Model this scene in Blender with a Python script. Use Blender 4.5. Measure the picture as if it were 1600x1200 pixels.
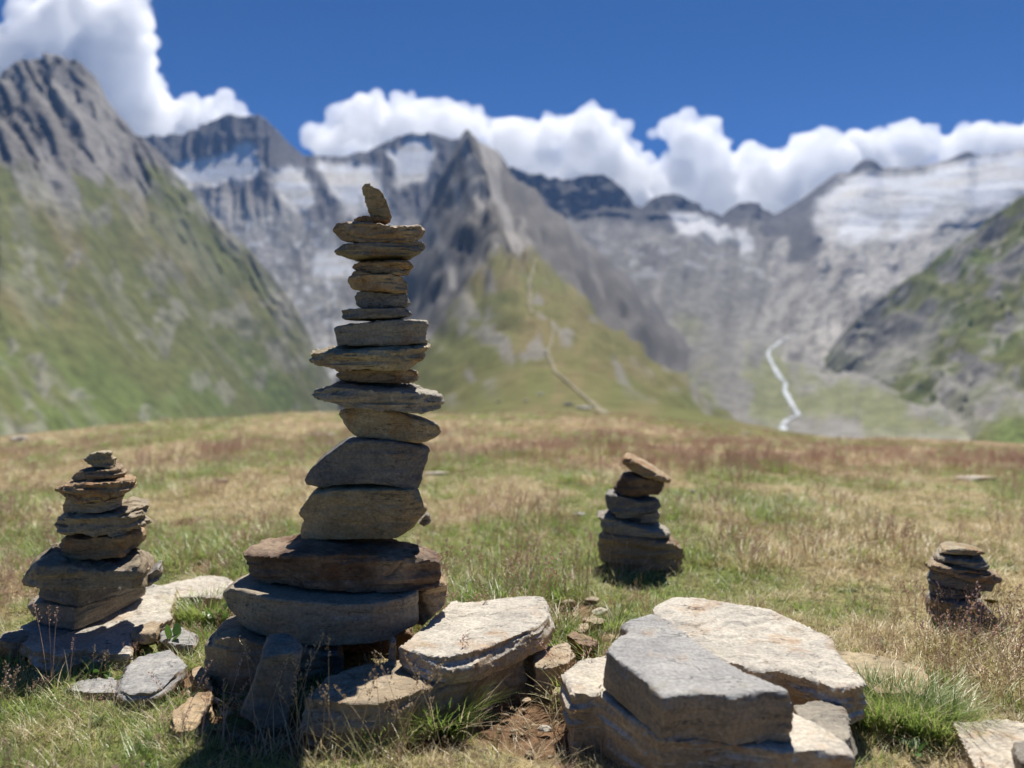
import bpy, bmesh, math, random
import numpy as np
from mathutils import Vector
from mathutils.bvhtree import BVHTree

for o in list(bpy.data.objects):
    bpy.data.objects.remove(o)
sc = bpy.context.scene
C = sc.collection
R = math.radians

# ------------------------------------------------------------------ camera
FPX, CX, CY, HOR, CAMZ = 1209.0, 800.0, 600.0, 560.0, 0.60
PITCH = math.atan((CY - HOR) / FPX)
cam_d = bpy.data.cameras.new('camera')
cam = bpy.data.objects.new('camera', cam_d)
C.objects.link(cam)
cam.location = (0, 0, CAMZ)
cam.rotation_euler = (math.pi / 2 - PITCH, 0, 0)
cam_d.sensor_width = 36.0
cam_d.lens = 36.0 * FPX / 1600.0
cam_d.clip_start = 0.05
cam_d.clip_end = 60000
cam_d.dof.use_dof = True
cam_d.dof.focus_distance = 1.45
cam_d.dof.aperture_fstop = 2.45
sc.camera = cam

# ------------------------------------------------------------------ sky and sun
SUN_EL, SUN_AZ = R(57), R(13)          # sun behind the cairns, a little to the right
world = bpy.data.worlds.new('World')
sc.world = world
world.use_nodes = True
wn = world.node_tree
sky = wn.nodes.new('ShaderNodeTexSky')
sky.sky_type = 'NISHITA'
sky.sun_disc = False
sky.sun_elevation = SUN_EL
sky.sun_rotation = SUN_AZ
sky.altitude = 2600
sky.air_density = 0.5
sky.dust_density = 0.0
sky.ozone_density = 10.0
hs = wn.nodes.new('ShaderNodeHueSaturation')
hs.inputs['Saturation'].default_value = 1.15
wn.links.new(sky.outputs[0], hs.inputs['Color'])
wn.links.new(hs.outputs[0], wn.nodes['Background'].inputs[0])
wn.nodes['Background'].inputs[1].default_value = 0.075

sun_d = bpy.data.lights.new('sun', 'SUN')
sun_d.energy = 4.6
sun_d.angle = R(0.5)
sun_d.color = (1.0, 0.95, 0.87)
sun = bpy.data.objects.new('sun', sun_d)
C.objects.link(sun)
sdir = Vector((math.sin(SUN_AZ) * math.cos(SUN_EL), math.cos(SUN_AZ) * math.cos(SUN_EL), math.sin(SUN_EL)))
sun.rotation_euler = sdir.to_track_quat('Z', 'Y').to_euler()
sun.location = sdir * 50

vs = sc.view_settings
vs.view_transform = 'Standard'
vs.look = 'None'
vs.exposure = 0.65
vs.gamma = 1.0
vs.use_curve_mapping = False
sc.render.engine = 'CYCLES'
sc.cycles.use_denoising = True
sc.cycles.use_adaptive_sampling = True
sc.cycles.adaptive_threshold = 0.02
sc.cycles.max_bounces = 20
sc.cycles.diffuse_bounces = 4
sc.cycles.glossy_bounces = 2
sc.cycles.transmission_bounces = 4
sc.cycles.transparent_max_bounces = 16
sc.cycles.volume_bounces = 20
sc.cycles.caustics_reflective = False
sc.cycles.caustics_refractive = False

# ------------------------------------------------------------------ helpers
RNG = np.random.default_rng(7)


def P(px, py, Y):
    """point seen at a photograph pixel, at forward distance Y"""
    dx, dy = (px - CX) / FPX, (CY - py) / FPX
    d = np.array([dx, math.cos(PITCH) + dy * math.sin(PITCH), -math.sin(PITCH) + dy * math.cos(PITCH)])
    return np.array([0, 0, CAMZ]) + d * (Y / d[1])


def Parr(px, py, Y):
    px, py, Y = np.broadcast_arrays(np.asarray(px, float), np.asarray(py, float), np.asarray(Y, float))
    dx, dy = (px - CX) / FPX, (CY - py) / FPX
    d = np.stack([dx, math.cos(PITCH) + dy * math.sin(PITCH), -math.sin(PITCH) + dy * math.cos(PITCH)], -1)
    return np.array([0, 0, CAMZ]) + d * (Y / d[..., 1])[..., None]


def on_plane(px, py, z0, a=0.0, b=0.0, ref=(0, 1.3)):
    """where the pixel's ray meets z = z0 + a (x - xr) + b (y - yr)"""
    d = P(px, py, 1.0) - np.array([0, 0, CAMZ])
    t = (z0 - a * ref[0] - b * ref[1] - CAMZ) / (d[2] - a * d[0] - b * d[1])
    return np.array([0, 0, CAMZ]) + d * t


_perm = np.random.default_rng(99).permutation(1024).astype(np.int32)
_vals = np.random.default_rng(98).uniform(-1, 1, 1024).astype(np.float32)


def noise3(p, seed=0):
    p = np.asarray(p, np.float64)
    fl = np.floor(p)
    f = (p - fl).astype(np.float32)
    i = fl.astype(np.int64).astype(np.int32) & 1023
    u = f * f * (3 - 2 * f)
    x0, y0, z0 = i[..., 0], i[..., 1], i[..., 2]
    x1, y1, z1 = (x0 + 1) & 1023, (y0 + 1) & 1023, (z0 + 1) & 1023
    ux, uy, uz = u[..., 0], u[..., 1], u[..., 2]
    off = np.int32((seed * 131 + 7) & 1023)
    a0, a1 = _perm[(x0 + off) & 1023], _perm[(x1 + off) & 1023]
    def corner(a, y):
        q = _perm[(a + y) & 1023]
        c0, c1 = _vals[_perm[(q + z0) & 1023]], _vals[_perm[(q + z1) & 1023]]
        return c0 + (c1 - c0) * uz
    r0 = corner(a0, y0)
    r0 = r0 + (corner(a0, y1) - r0) * uy
    r1 = corner(a1, y0)
    r1 = r1 + (corner(a1, y1) - r1) * uy
    return (r0 + (r1 - r0) * ux).astype(np.float64)


def fbm(p, octaves=4, seed=0, gain=0.5, lac=2.03):
    a, s, t = 1.0, 0, 0
    for k in range(octaves):
        s = s + a * noise3(p * (lac ** k) + 17.3 * k, seed + k)
        t += a
        a *= gain
    return s / t * 1.5


def ridged(p, octaves=4, seed=0, gain=0.55):
    a, s, t = 1.0, 0, 0
    for k in range(octaves):
        n = 1 - np.abs(noise3(p * (2.07 ** k) + 9.1 * k, seed + k)) * 2
        s = s + a * n
        t += a
        a *= gain
    return s / t


def smooth(a, b, x):
    t = np.clip((x - a) / (b - a), 0, 1)
    return t * t * (3 - 2 * t)


def mesh_obj(name, verts, faces, mat=None, smooth_shade=True, parent=None, loc=None):
    me = bpy.data.meshes.new(name)
    v = np.asarray(verts, float)
    if loc is not None:
        v = v - np.asarray(loc)
    if isinstance(faces, np.ndarray):
        n, k = faces.shape
        me.vertices.add(len(v))
        me.vertices.foreach_set('co', v.astype(np.float32).ravel())
        me.loops.add(n * k)
        me.loops.foreach_set('vertex_index', faces.astype(np.int32).ravel())
        me.polygons.add(n)
        me.polygons.foreach_set('loop_start', np.arange(0, n * k, k, dtype=np.int32))
        me.polygons.foreach_set('loop_total', np.full(n, k, dtype=np.int32))
        me.update(calc_edges=True)
        me.validate()
    else:
        me.from_pydata([tuple(q) for q in v], [], faces)
    if smooth_shade:
        me.polygons.foreach_set('use_smooth', np.ones(len(me.polygons), dtype=bool))
    if mat:
        me.materials.append(mat)
    o = bpy.data.objects.new(name, me)
    if loc is not None:
        o.location = loc
    C.objects.link(o)
    if parent:
        o.parent = parent
    return o


def grid_faces(nu, nv):
    i = np.arange(nu * nv).reshape(nu, nv)
    return np.stack([i[:-1, :-1], i[1:, :-1], i[1:, 1:], i[:-1, 1:]], -1).reshape(-1, 4)


def set_col(o, col, name='Col'):
    a = o.data.color_attributes.new(name, 'FLOAT_COLOR', 'POINT')
    c = np.ones((len(o.data.vertices), 4), np.float32)
    c[:, :3] = np.asarray(col, np.float32).reshape(-1, 3)
    a.data.foreach_set('color', c.ravel())


def tag(o, label=None, cat=None, group=None, kind=None):
    if label: o['label'] = label
    if cat: o['category'] = cat
    if group: o['group'] = group
    if kind: o['kind'] = kind
    return o


class NT:
    def __init__(self, name):
        self.m = bpy.data.materials.new(name)
        self.m.use_nodes = True
        self.t = self.m.node_tree
        self.b = self.t.nodes['Principled BSDF']
        self.out = self.t.nodes['Material Output']

    def n(self, kind, **kw):
        nd = self.t.nodes.new('ShaderNode' + kind)
        for k, v in kw.items():
            if k.startswith('i_'):
                key = k[2:]
                key = int(key) if key.isdigit() else key.replace('_', ' ')
                nd.inputs[key].default_value = v
            else:
                setattr(nd, k, v)
        return nd

    def l(self, a, b):
        self.t.links.new(a, b)

    def noise(self, vec, scale, detail=4, rough=0.55):
        nd = self.n('TexNoise')
        nd.inputs['Scale'].default_value = scale
        nd.inputs['Detail'].default_value = detail
        nd.inputs['Roughness'].default_value = rough
        if vec is not None: self.l(vec, nd.inputs['Vector'])
        return nd.outputs['Fac']

    def ramp(self, fac, a, b):
        nd = self.n('MapRange', interpolation_type='SMOOTHSTEP')
        nd.inputs['From Min'].default_value = a
        nd.inputs['From Max'].default_value = b
        self.l(fac, nd.inputs['Value'])
        return nd.outputs['Result']

    def mix(self, fac, a, b, mode='MIX'):
        nd = self.n('Mix', data_type='RGBA', blend_type=mode)
        for k, v in ((0, fac), (6, a), (7, b)):
            if isinstance(v, (int, float)):
                nd.inputs[k].default_value = v
            elif isinstance(v, (tuple, list)):
                nd.inputs[k].default_value = (*v, 1)
            else:
                self.l(v, nd.inputs[k])
        return nd.outputs[2]

    def math(self, op, a, b=0.0):
        nd = self.n('Math', operation=op)
        for k, v in ((0, a), (1, b)):
            if isinstance(v, (int, float)):
                nd.inputs[k].default_value = v
            else:
                self.l(v, nd.inputs[k])
        return nd.outputs[0]


# ------------------------------------------------------------------ materials
def stone_mat(name, c1, c2, rust=(0.20, 0.10, 0.045), rust_amt=0.35, lich=0.25, rough=0.72, ochre=0.42, rim=0.25):
    t = NT(name)
    tc = t.n('TexCoord')
    oi = t.n('ObjectInfo')
    off = t.n('VectorMath', operation='MULTIPLY_ADD')
    comb = t.n('CombineXYZ')
    for k in range(3): t.l(oi.outputs['Random'], comb.inputs[k])
    t.l(comb.outputs[0], off.inputs[0])
    off.inputs[1].default_value = (37, 53, 71)
    t.l(tc.outputs['Object'], off.inputs[2])
    p = off.outputs[0]
    mp = t.n('Mapping')
    mp.inputs['Scale'].default_value = (1.0, 1.0, 4.5)
    mp.inputs['Rotation'].default_value = (0.08, -0.06, 0)
    t.l(p, mp.inputs['Vector'])
    lam = mp.outputs[0]
    big = t.noise(p, 7, 5, 0.6)
    lamn = t.noise(lam, 22, 6, 0.65)
    mp2 = t.n('Mapping')
    mp2.inputs['Scale'].default_value = (2.2, 16.0, 5.0)
    mp2.inputs['Rotation'].default_value = (0.1, 0.1, 0.55)
    t.l(p, mp2.inputs['Vector'])
    strk = t.noise(mp2.outputs[0], 12, 5, 0.7)
    fine = t.noise(p, 170, 4, 0.7)
    mid = t.noise(p, 38, 5, 0.65)
    col = t.mix(t.ramp(big, 0.36, 0.64), c1, c2)
    dk = tuple(0.42 * q for q in c1)
    col = t.mix(t.math('MULTIPLY', t.ramp(lamn, 0.52, 0.68), 0.38), col, dk)
    lt = tuple(min(0.8, 1.5 * q) for q in c2)
    col = t.mix(t.math('MULTIPLY', t.ramp(lamn, 0.46, 0.33), 0.28), col, lt)
    col = t.mix(t.math('MULTIPLY', t.ramp(strk, 0.54, 0.68), 0.45), col, dk)
    col = t.mix(t.math('MULTIPLY', t.ramp(strk, 0.44, 0.30), 0.30), col, lt)
    rn = t.math('MULTIPLY', t.ramp(t.noise(p, 9, 4, 0.7), 0.60 - 0.22 * rust_amt, 0.72 - 0.1 * rust_amt), min(1, 0.35 + rust_amt))
    col = t.mix(rn, col, rust)
    och = t.mix(1.0, col, (1.25, 1.0, .66), 'MULTIPLY')
    fr = t.math('FRACT', t.math('MULTIPLY', oi.outputs['Random'], 7.31))
    col = t.mix(t.math('MULTIPLY', t.ramp(fr, .35, .95), ochre), col, och)
    blot = t.ramp(t.noise(p, 14, 5, .7), .57, .64)
    col = t.mix(t.math('MULTIPLY', blot, .35 * lich + .1), col, (.20, .185, .12))
    ln = t.ramp(mid, 0.62, 0.70)
    col = t.mix(t.math('MULTIPLY', ln, lich), col, (0.07, 0.07, 0.06))
    ln2 = t.ramp(t.noise(p, 55, 3, 0.6), 0.64, 0.72)
    col = t.mix(t.math('MULTIPLY', ln2, lich), col, (0.55, 0.56, 0.50))
    col = t.mix(0.45, col, t.mix(t.ramp(fine, 0.3, 0.7), (0.25, 0.25, 0.25), (0.78, 0.78, 0.78)), 'OVERLAY')
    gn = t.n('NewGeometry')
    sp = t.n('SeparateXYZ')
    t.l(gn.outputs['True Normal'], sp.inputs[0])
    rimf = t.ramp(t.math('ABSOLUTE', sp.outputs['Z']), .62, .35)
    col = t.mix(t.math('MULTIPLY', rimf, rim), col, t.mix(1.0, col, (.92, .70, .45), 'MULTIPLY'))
    mp3 = t.n('Mapping')
    mp3.inputs['Scale'].default_value = (1.0, 2.6, 7.0)
    mp3.inputs['Rotation'].default_value = (0.05, 0.08, 0.5)
    t.l(p, mp3.inputs['Vector'])
    cn = t.noise(mp3.outputs[0], 9, 3, .55)
    crack = t.ramp(t.math('ABSOLUTE', t.math('SUBTRACT', cn, .5)), .011, .002)
    crack = t.math('MULTIPLY', crack, t.ramp(t.noise(p, 11, 2, .5), .46, .58))
    col = t.mix(t.math('MULTIPLY', crack, .75), col, tuple(.25 * q for q in c1))
    t.l(col, t.b.inputs['Base Color'])
    t.b.inputs['Roughness'].default_value = rough
    t.b.inputs['Specular IOR Level'].default_value = 0.35
    bh = t.math('ADD', t.math('MULTIPLY', lamn, 0.8), t.math('MULTIPLY', fine, 0.35))
    bh = t.math('ADD', bh, t.math('MULTIPLY', mid, 0.5))
    bh = t.math('ADD', bh, t.math('MULTIPLY', strk, 0.6))
    bh = t.math('SUBTRACT', bh, t.math('MULTIPLY', crack, 0.7))
    bp = t.n('Bump')
    bp.inputs['Strength'].default_value = 0.6
    bp.inputs['Distance'].default_value = 0.006
    t.l(bh, bp.inputs['Height'])
    t.l(bp.outputs[0], t.b.inputs['Normal'])
    return t.m


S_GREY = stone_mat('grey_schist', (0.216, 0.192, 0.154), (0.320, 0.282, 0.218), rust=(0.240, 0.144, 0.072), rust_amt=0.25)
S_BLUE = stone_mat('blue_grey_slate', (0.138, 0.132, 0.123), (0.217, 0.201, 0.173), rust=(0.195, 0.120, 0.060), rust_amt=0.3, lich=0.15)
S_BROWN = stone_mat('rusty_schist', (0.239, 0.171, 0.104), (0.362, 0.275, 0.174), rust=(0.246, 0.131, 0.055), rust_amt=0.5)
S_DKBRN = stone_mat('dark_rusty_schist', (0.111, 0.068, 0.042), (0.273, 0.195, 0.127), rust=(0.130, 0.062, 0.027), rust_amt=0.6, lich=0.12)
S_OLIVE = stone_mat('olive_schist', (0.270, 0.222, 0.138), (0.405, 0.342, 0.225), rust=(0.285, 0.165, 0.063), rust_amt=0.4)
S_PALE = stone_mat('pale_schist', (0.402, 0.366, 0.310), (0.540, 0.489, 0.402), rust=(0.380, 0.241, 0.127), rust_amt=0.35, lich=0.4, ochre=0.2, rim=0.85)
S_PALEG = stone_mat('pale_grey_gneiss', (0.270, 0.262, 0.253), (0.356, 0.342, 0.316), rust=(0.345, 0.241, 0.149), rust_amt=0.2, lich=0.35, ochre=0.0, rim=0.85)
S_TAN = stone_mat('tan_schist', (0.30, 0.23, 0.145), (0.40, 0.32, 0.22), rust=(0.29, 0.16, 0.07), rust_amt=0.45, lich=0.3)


def vcol_mat(name, noise_scale, amt=0.4, bump=0.0, dist=1.0, rough=0.95):
    t = NT(name)
    at = t.n('Attribute', attribute_name='Col')
    geo = t.n('NewGeometry')
    n1 = t.noise(geo.outputs['Position'], noise_scale, 6, 0.65)
    g = t.mix(t.ramp(n1, 0.28, 0.72), (0.5 - amt / 2,) * 3, (0.5 + amt / 2,) * 3)
    col = t.mix(1.0, at.outputs['Color'], g, 'OVERLAY')
    t.l(col, t.b.inputs['Base Color'])
    t.b.inputs['Roughness'].default_value = rough
    t.b.inputs['Specular IOR Level'].default_value = 0.1
    if bump:
        bp = t.n('Bump')
        bp.inputs['Strength'].default_value = bump
        bp.inputs['Distance'].default_value = dist
        t.l(n1, bp.inputs['Height'])
        t.l(bp.outputs[0], t.b.inputs['Normal'])
    return t.m


M_MTN = vcol_mat('alpine_slope', 0.03, 0.3, 0.4, 18.0)
M_RIDGE = vcol_mat('grassy_ridge', 0.25, 0.3, 0.5, 1.0)
M_SOIL = vcol_mat('meadow_soil', 60, 0.55, 0.8, 0.01)


def simple_mat(name, col, rough=0.8, var=0.0, scale=30):
    t = NT(name)
    if var:
        geo = t.n('NewGeometry')
        n1 = t.noise(geo.outputs['Position'], scale, 4, 0.6)
        c = t.mix(t.ramp(n1, 0.3, 0.7), tuple(q * (1 - var) for q in col), tuple(min(0.9, q * (1 + var)) for q in col))
        t.l(c, t.b.inputs['Base Color'])
    else:
        t.b.inputs['Base Color'].default_value = (*col, 1)
    t.b.inputs['Roughness'].default_value = rough
    t.b.inputs['Specular IOR Level'].default_value = 0.2
    return t.m


def blade_mat(name, ca, cb, transl=0.45):
    """thin plant tissue: colour varies from tuft to tuft, light comes through"""
    t = NT(name)
    oi = t.n('ObjectInfo')
    geo = t.n('NewGeometry')
    n1 = t.noise(geo.outputs['Position'], 45, 2, 0.5)
    f = t.math('ADD', t.math('MULTIPLY', oi.outputs['Random'], 0.6), t.math('MULTIPLY', t.ramp(n1, 0.3, 0.7), 0.4))
    col = t.mix(f, ca, cb)
    d = t.n('BsdfDiffuse')
    tr = t.n('BsdfTranslucent')
    gl = t.n('BsdfGlossy')
    gl.inputs['Roughness'].default_value = 0.45
    gl.inputs['Color'].default_value = (0.9, 0.9, 0.85, 1)
    t.l(col, d.inputs['Color'])
    t.l(col, tr.inputs['Color'])
    ms = t.n('MixShader')
    ms.inputs[0].default_value = transl
    t.l(d.outputs[0], ms.inputs[1])
    t.l(tr.outputs[0], ms.inputs[2])
    m2 = t.n('MixShader')
    m2.inputs[0].default_value = 0.06
    t.l(ms.outputs[0], m2.inputs[1])
    t.l(gl.outputs[0], m2.inputs[2])
    t.l(m2.outputs[0], t.out.inputs['Surface'])
    return t.m


B_GREEN = blade_mat('green_blade', (0.20, 0.31, 0.055), (0.36, 0.45, 0.12), .55)
B_OLIVE = blade_mat('olive_blade', (0.36, 0.34, 0.13), (0.52, 0.46, 0.22), .55)
B_TAN = blade_mat('dry_blade', (0.62, 0.50, 0.29), (0.80, 0.69, 0.45), .5)
B_RED = blade_mat('red_seedhead', (0.58, 0.39, 0.30), (0.78, 0.60, 0.48), .5)
B_STRAW = blade_mat('straw_stalk', (0.48, 0.36, 0.21), (0.60, 0.46, 0.29), 0.4)
B_HERB = blade_mat('herb_leaf', (0.07, 0.15, 0.025), (0.13, 0.24, 0.05), 0.4)
B_YEL = blade_mat('yellow_petal', (0.80, 0.45, 0.01), (0.85, 0.52, 0.02), 0.3)

# ------------------------------------------------------------------ meadow ground
EDGE_X = [-2500, -600, 0, 250, 540, 700, 950, 1100, 1250, 1400, 1600, 2200, 4000]
EDGE_Y = [720, 705, 688, 664, 652, 653, 655, 673, 688, 694, 706, 730, 740]
DIRT = []                                   # bare soil: (x, y, radius x, radius y)


def ground_z(x, y):
    x, y = np.asarray(x, float), np.asarray(y, float)
    Y = np.maximum(y, 0.3)
    px = CX + FPX * x / Y
    ye = np.interp(px, EDGE_X, EDGE_Y)
    ze = CAMZ - (ye - HOR) / FPX * 9.0
    t = np.clip((y - 2.0) / 7.0, 0, None)
    z = ze * np.where(t < 1, t ** 1.6, 1.0)
    over = np.clip(y - 9.0, 0, None)
    z = z - 0.05 * over - 0.010 * over ** 2
    p = np.stack([x, y, np.zeros_like(x)], -1)
    und = 0.012 * fbm(p * 1.6, 3, 11) * smooth(1.0, 3.0, y + np.abs(x) * .3) + 0.006 * fbm(p * 6, 3, 12)
    far = 0.035 * fbm(p * 0.55, 2, 15) * smooth(3, 6, y) * (1 - smooth(9, 11, y) * 0.3)
    return z + und + far


def ground_pt(px, py):
    t = None
    lo, hi = 0.3, 14.0
    prev = lo
    for d in np.geomspace(lo, hi, 400):
        q = P(px, py, d)
        if q[2] < ground_z(q[0], q[1]):
            a, b = prev, d
            for _ in range(20):
                m = 0.5 * (a + b)
                q = P(px, py, m)
                if q[2] < ground_z(q[0], q[1]): b = m
                else: a = m
            return P(px, py, b)
        prev = d
    return P(px, py, hi)


for px, py, rx, ry in ((905, 958, .085, .10), (835, 1120, .085, .13), (880, 1040, .07, .10), (335, 882, .05, .09), (310, 1060, .07, .07), (340, 1110, .05, .05), (520, 1150, .20, .07),
                       (1410, 1160, .06, .03), (760, 910, .06, .05), (1545, 858, .06, .08), (930, 1130, .08, .06), (290, 815, .05, .09), (860, 960, .05, .08)):
    g = ground_pt(px, py)
    DIRT.append((g[0], g[1], rx, ry))


def dirt_mask(x, y):
    p = np.stack([x, y, np.zeros_like(x)], -1)
    n = fbm(p * 9, 3, 21)
    m = np.zeros_like(x)
    for cx, cy, rx, ry in DIRT:
        d = np.sqrt(((x - cx) / rx) ** 2 + ((y - cy) / ry) ** 2) + n * 0.35
        m = np.maximum(m, 1 - smooth(0.7, 1.15, d))
    return m


def green_mask(x, y):
    p = np.stack([x, y, np.zeros_like(x)], -1)
    return smooth(-0.35, 0.25, fbm(p * np.array([1.3, 0.9, 1]), 3, 31) + 0.3 * fbm(p * 5, 2, 33))


def red_mask(x, y):
    p = np.stack([x, y, np.zeros_like(x)], -1)
    px = CX + FPX * x / np.maximum(y, .3)
    base = smooth(3.0, 5.2, y + 0.7 * fbm(p * 0.8, 3, 41)) * (0.45 + 0.55 * smooth(650, 1000, px))
    base = base + 0.55 * smooth(0.30, 0.5, fbm(p * 1.1, 3, 43)) * smooth(2.2, 3.4, y)
    bush = np.exp(-(((x + 1.28) / .18) ** 2 + ((y - 2.0) / .35) ** 2))
    return np.clip(base + bush, 0, 1)


def build_ground():
    th = np.concatenate([np.linspace(-180, -42, 40)[:-1], np.linspace(-42, 42, 360), np.linspace(42, 180, 40)[1:]])
    r = np.concatenate([np.linspace(0.02, 0.8, 8)[:-1], np.geomspace(0.8, 12, 330), np.array([14, 17, 22, 30])])
    T, Rr = np.meshgrid(R(1) * th, r, indexing='ij')
    x, y = Rr * np.sin(T), Rr * np.cos(T)
    z = ground_z(x, y)
    dm = dirt_mask(x, y)
    p = np.stack([x, y, 0 * x], -1)
    z = z - 0.008 * dm + 0.004 * dm * fbm(p * 50, 3, 51)
    v = np.stack([x, y, z], -1).reshape(-1, 3)
    o = mesh_obj('meadow_ground', v, grid_faces(len(th), len(r)), M_SOIL)
    gm, rm = green_mask(x, y)[..., None], red_mask(x, y)[..., None]
    c = np.array([.28, .225, .12]) * (1 - gm) + np.array([.16, .175, .06]) * gm
    c = c * (1 - rm * .7) + np.array([.33, .22, .15]) * rm * .7
    c = c * (1 - dm[..., None]) + np.array([.155, .095, .055]) * dm[..., None]
    set_col(o, c)
    tag(o, kind='structure')
    return o


build_ground()

# ------------------------------------------------------------------ far terrain
def terrain(name, cols, nu, nv, colour, relief, mat=M_MTN, back=True, tpow=1.0):
    """cols: list of (px, [(distance, py), ...]) with the same number of knots; the last knot is the crest"""
    xs = np.array([c[0] for c in cols], float)
    K = len(cols[0][1])
    D = np.array([[k[0] for k in c[1]] for c in cols], float)
    Yp = np.array([[k[1] for k in c[1]] for c in cols], float)
    u = np.linspace(xs[0], xs[-1], nu)
    Du = np.stack([np.interp(u, xs, D[:, k]) for k in range(K)], 1)
    Yu = np.stack([np.interp(u, xs, Yp[:, k]) for k in range(K)], 1)
    if back:
        Du = np.concatenate([Du, Du[:, -1:] * 1.10, Du[:, -1:] * 1.3], 1)
        Yu = np.concatenate([Yu, Yu[:, -1:] + 60, np.full_like(Yu[:, -1:], 640)], 1)
    s = np.linspace(0, 1, K)
    if back: s = np.concatenate([s, [1.03, 1.06]])
    v = np.concatenate([np.linspace(0, 1, nv - 10), np.linspace(1, 1.06, 11)[1:]]) if back else np.linspace(0, 1, nv)
    d = np.stack([np.interp(v, s, Du[i]) for i in range(nu)])
    y = np.stack([np.interp(v, s, Yu[i]) for i in range(nu)])
    U = np.broadcast_to(u[:, None], d.shape)
    V = np.broadcast_to(v[None], d.shape)
    pt = Parr(U, y, d)
    pt = relief(pt, U, y, d, V)
    o = mesh_obj(name, pt.reshape(-1, 3), grid_faces(nu, len(v)), mat)
    set_col(o, colour(pt, U, y, d, V).reshape(-1, 3))
    tag(o, kind='structure')
    return o


ROCK_D, ROCK, ROCK_L = np.array([.115, .11, .108]), np.array([.20, .186, .17]), np.array([.30, .282, .258])
SCREE, GRASS, GRASS_B, GRASS_G = np.array([.30, .285, .255]), np.array([.125, .134, .048]), np.array([.19, .155, .075]), np.array([.115, .145, .045])
SNOW, SNOW_D = np.array([.74, .74, .74]), np.array([.58, .54, .46])


def lerp3(a, b, m):
    m = np.clip(m, 0, 1)[..., None]
    return a * (1 - m) + b * m


def in_poly(x, y, poly, soft=6.0):
    """soft mask of a polygon"""
    n = len(poly)
    inside = np.zeros(x.shape, bool)
    dist = np.full(x.shape, 1e9)
    for i in range(n):
        x1, y1 = poly[i]
        x2, y2 = poly[(i + 1) % n]
        if y1 != y2:
            c = ((y1 > y) != (y2 > y)) & (x < (x2 - x1) * (y - y1) / (y2 - y1) + x1)
            inside ^= c
        ex, ey = x2 - x1, y2 - y1
        t = np.clip(((x - x1) * ex + (y - y1) * ey) / (ex * ex + ey * ey), 0, 1)
        dist = np.minimum(dist, np.hypot(x - x1 - t * ex, y - y1 - t * ey))
    return smooth(-soft, soft, np.where(inside, dist, -dist))


# --- left mountain: rocky top, scree, steep grass slope
A_CREST = [(-900, 60), (-300, 130), (-120, 150), (-40, 132), (0, 120), (35, 98), (75, 84), (100, 90), (128, 100), (150, 122), (180, 170), (210, 205), (240, 226), (262, 255), (285, 288), (330, 338), (400, 398),
           (450, 458), (490, 530), (520, 600), (545, 670), (570, 730)]


def a_cols():
    out = []
    for x, y in A_CREST:
        f = np.interp(x, [-900, 0, 300, 500, 570], [350, 620, 1300, 2300, 2500])
        c = np.interp(x, [-900, 0, 75, 285, 450, 570], [1500, 2200, 2400, 2550, 2650, 2700])
        yb = 730
        yk = [yb, yb + (y - yb) * .36, yb + (y - yb) * .70, y]
        c = c + 150
        dk = [f, f + (c - f) * .36, f + (c - f) * .66, c]
        out.append((x, list(zip(dk, yk))))
    return out


def a_relief(pt, U, y, d, V):
    q2 = np.stack([(U * 1.0 - y * .45) / 34.0, (y + U * .7) / 55.0, V * 0], -1)          # gullies run down the slope
    warp = fbm(np.stack([U / 50, y / 50, 0 * U + 6], -1), 3, 6)[..., None] * .8
    rockm = smooth(.62, .82, V)
    n = ridged(q2 + warp, 5, 3) - .3
    m = fbm(np.stack([U / 60, y / 60, 0 * U], -1), 6, 5)
    amp = (6 + 3 * rockm) * smooth(0, .08, V) * np.where(V > 1, .4, 1)
    edge = 1 - .85 * smooth(225, 320, U)
    amp = amp * (1 - .6 * smooth(.88, 1.0, V)) * edge
    pt = pt.copy()
    pt[..., 2] += amp * (n * .5 + m * 1.5)
    pt[..., 1] -= edge * rockm * 7 * (.35 * ridged(q2 * 1.7 + warp, 4, 8) + 1.3 * fbm(np.stack([U / 22, y / 22, 0 * U], -1), 4, 9)) * smooth(0, .1, V) * (1 - .6 * smooth(.9, 1, V))
    return pt


def a_cols():
    out = []
    for x, y in A_CREST:
        f = np.interp(x, [-900, 0, 300, 500, 570], [350, 620, 1300, 2300, 2500])
        c = np.interp(x, [-900, 0, 75, 285, 450, 570], [1500, 2200, 2400, 2550, 2650, 2700])
        yb = 730
        yk = [yb, yb + (y - yb) * .36, yb + (y - yb) * .70, y]
        c = c + 150
        dk = [f, f + (c - f) * .36, f + (c - f) * .66, c]
        out.append((x, list(zip(dk, yk))))
    return out


def a_relief(pt, U, y, d, V):
    q = np.stack([(U + 0.9 * y * 0.6) / 42.0, (y - U * .5) / 260.0, V * 2], -1)      # gullies run down the slope
    q2 = np.stack([(U * 1.0 - y * .55) / 26.0, (y + U * .8) / 130.0, V * 0], -1)
    rockm = smooth(.62, .82, V)
    n = ridged(q2, 5, 3) - .3
    m = fbm(np.stack([U / 60, y / 60, 0 * U], -1), 5, 5)
    amp = (9 + 15 * rockm) * smooth(0, .08, V) * np.where(V > 1, .4, 1)
    amp = amp * (1 - .55 * smooth(.93, 1.0, V))
    pt = pt.copy()
    pt[..., 2] += amp * (n * 1.1 + m * .9)
    pt[..., 1] -= rockm * 34 * ridged(q2 * 1.7, 4, 8) * smooth(0, .1, V)
    return pt


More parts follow.
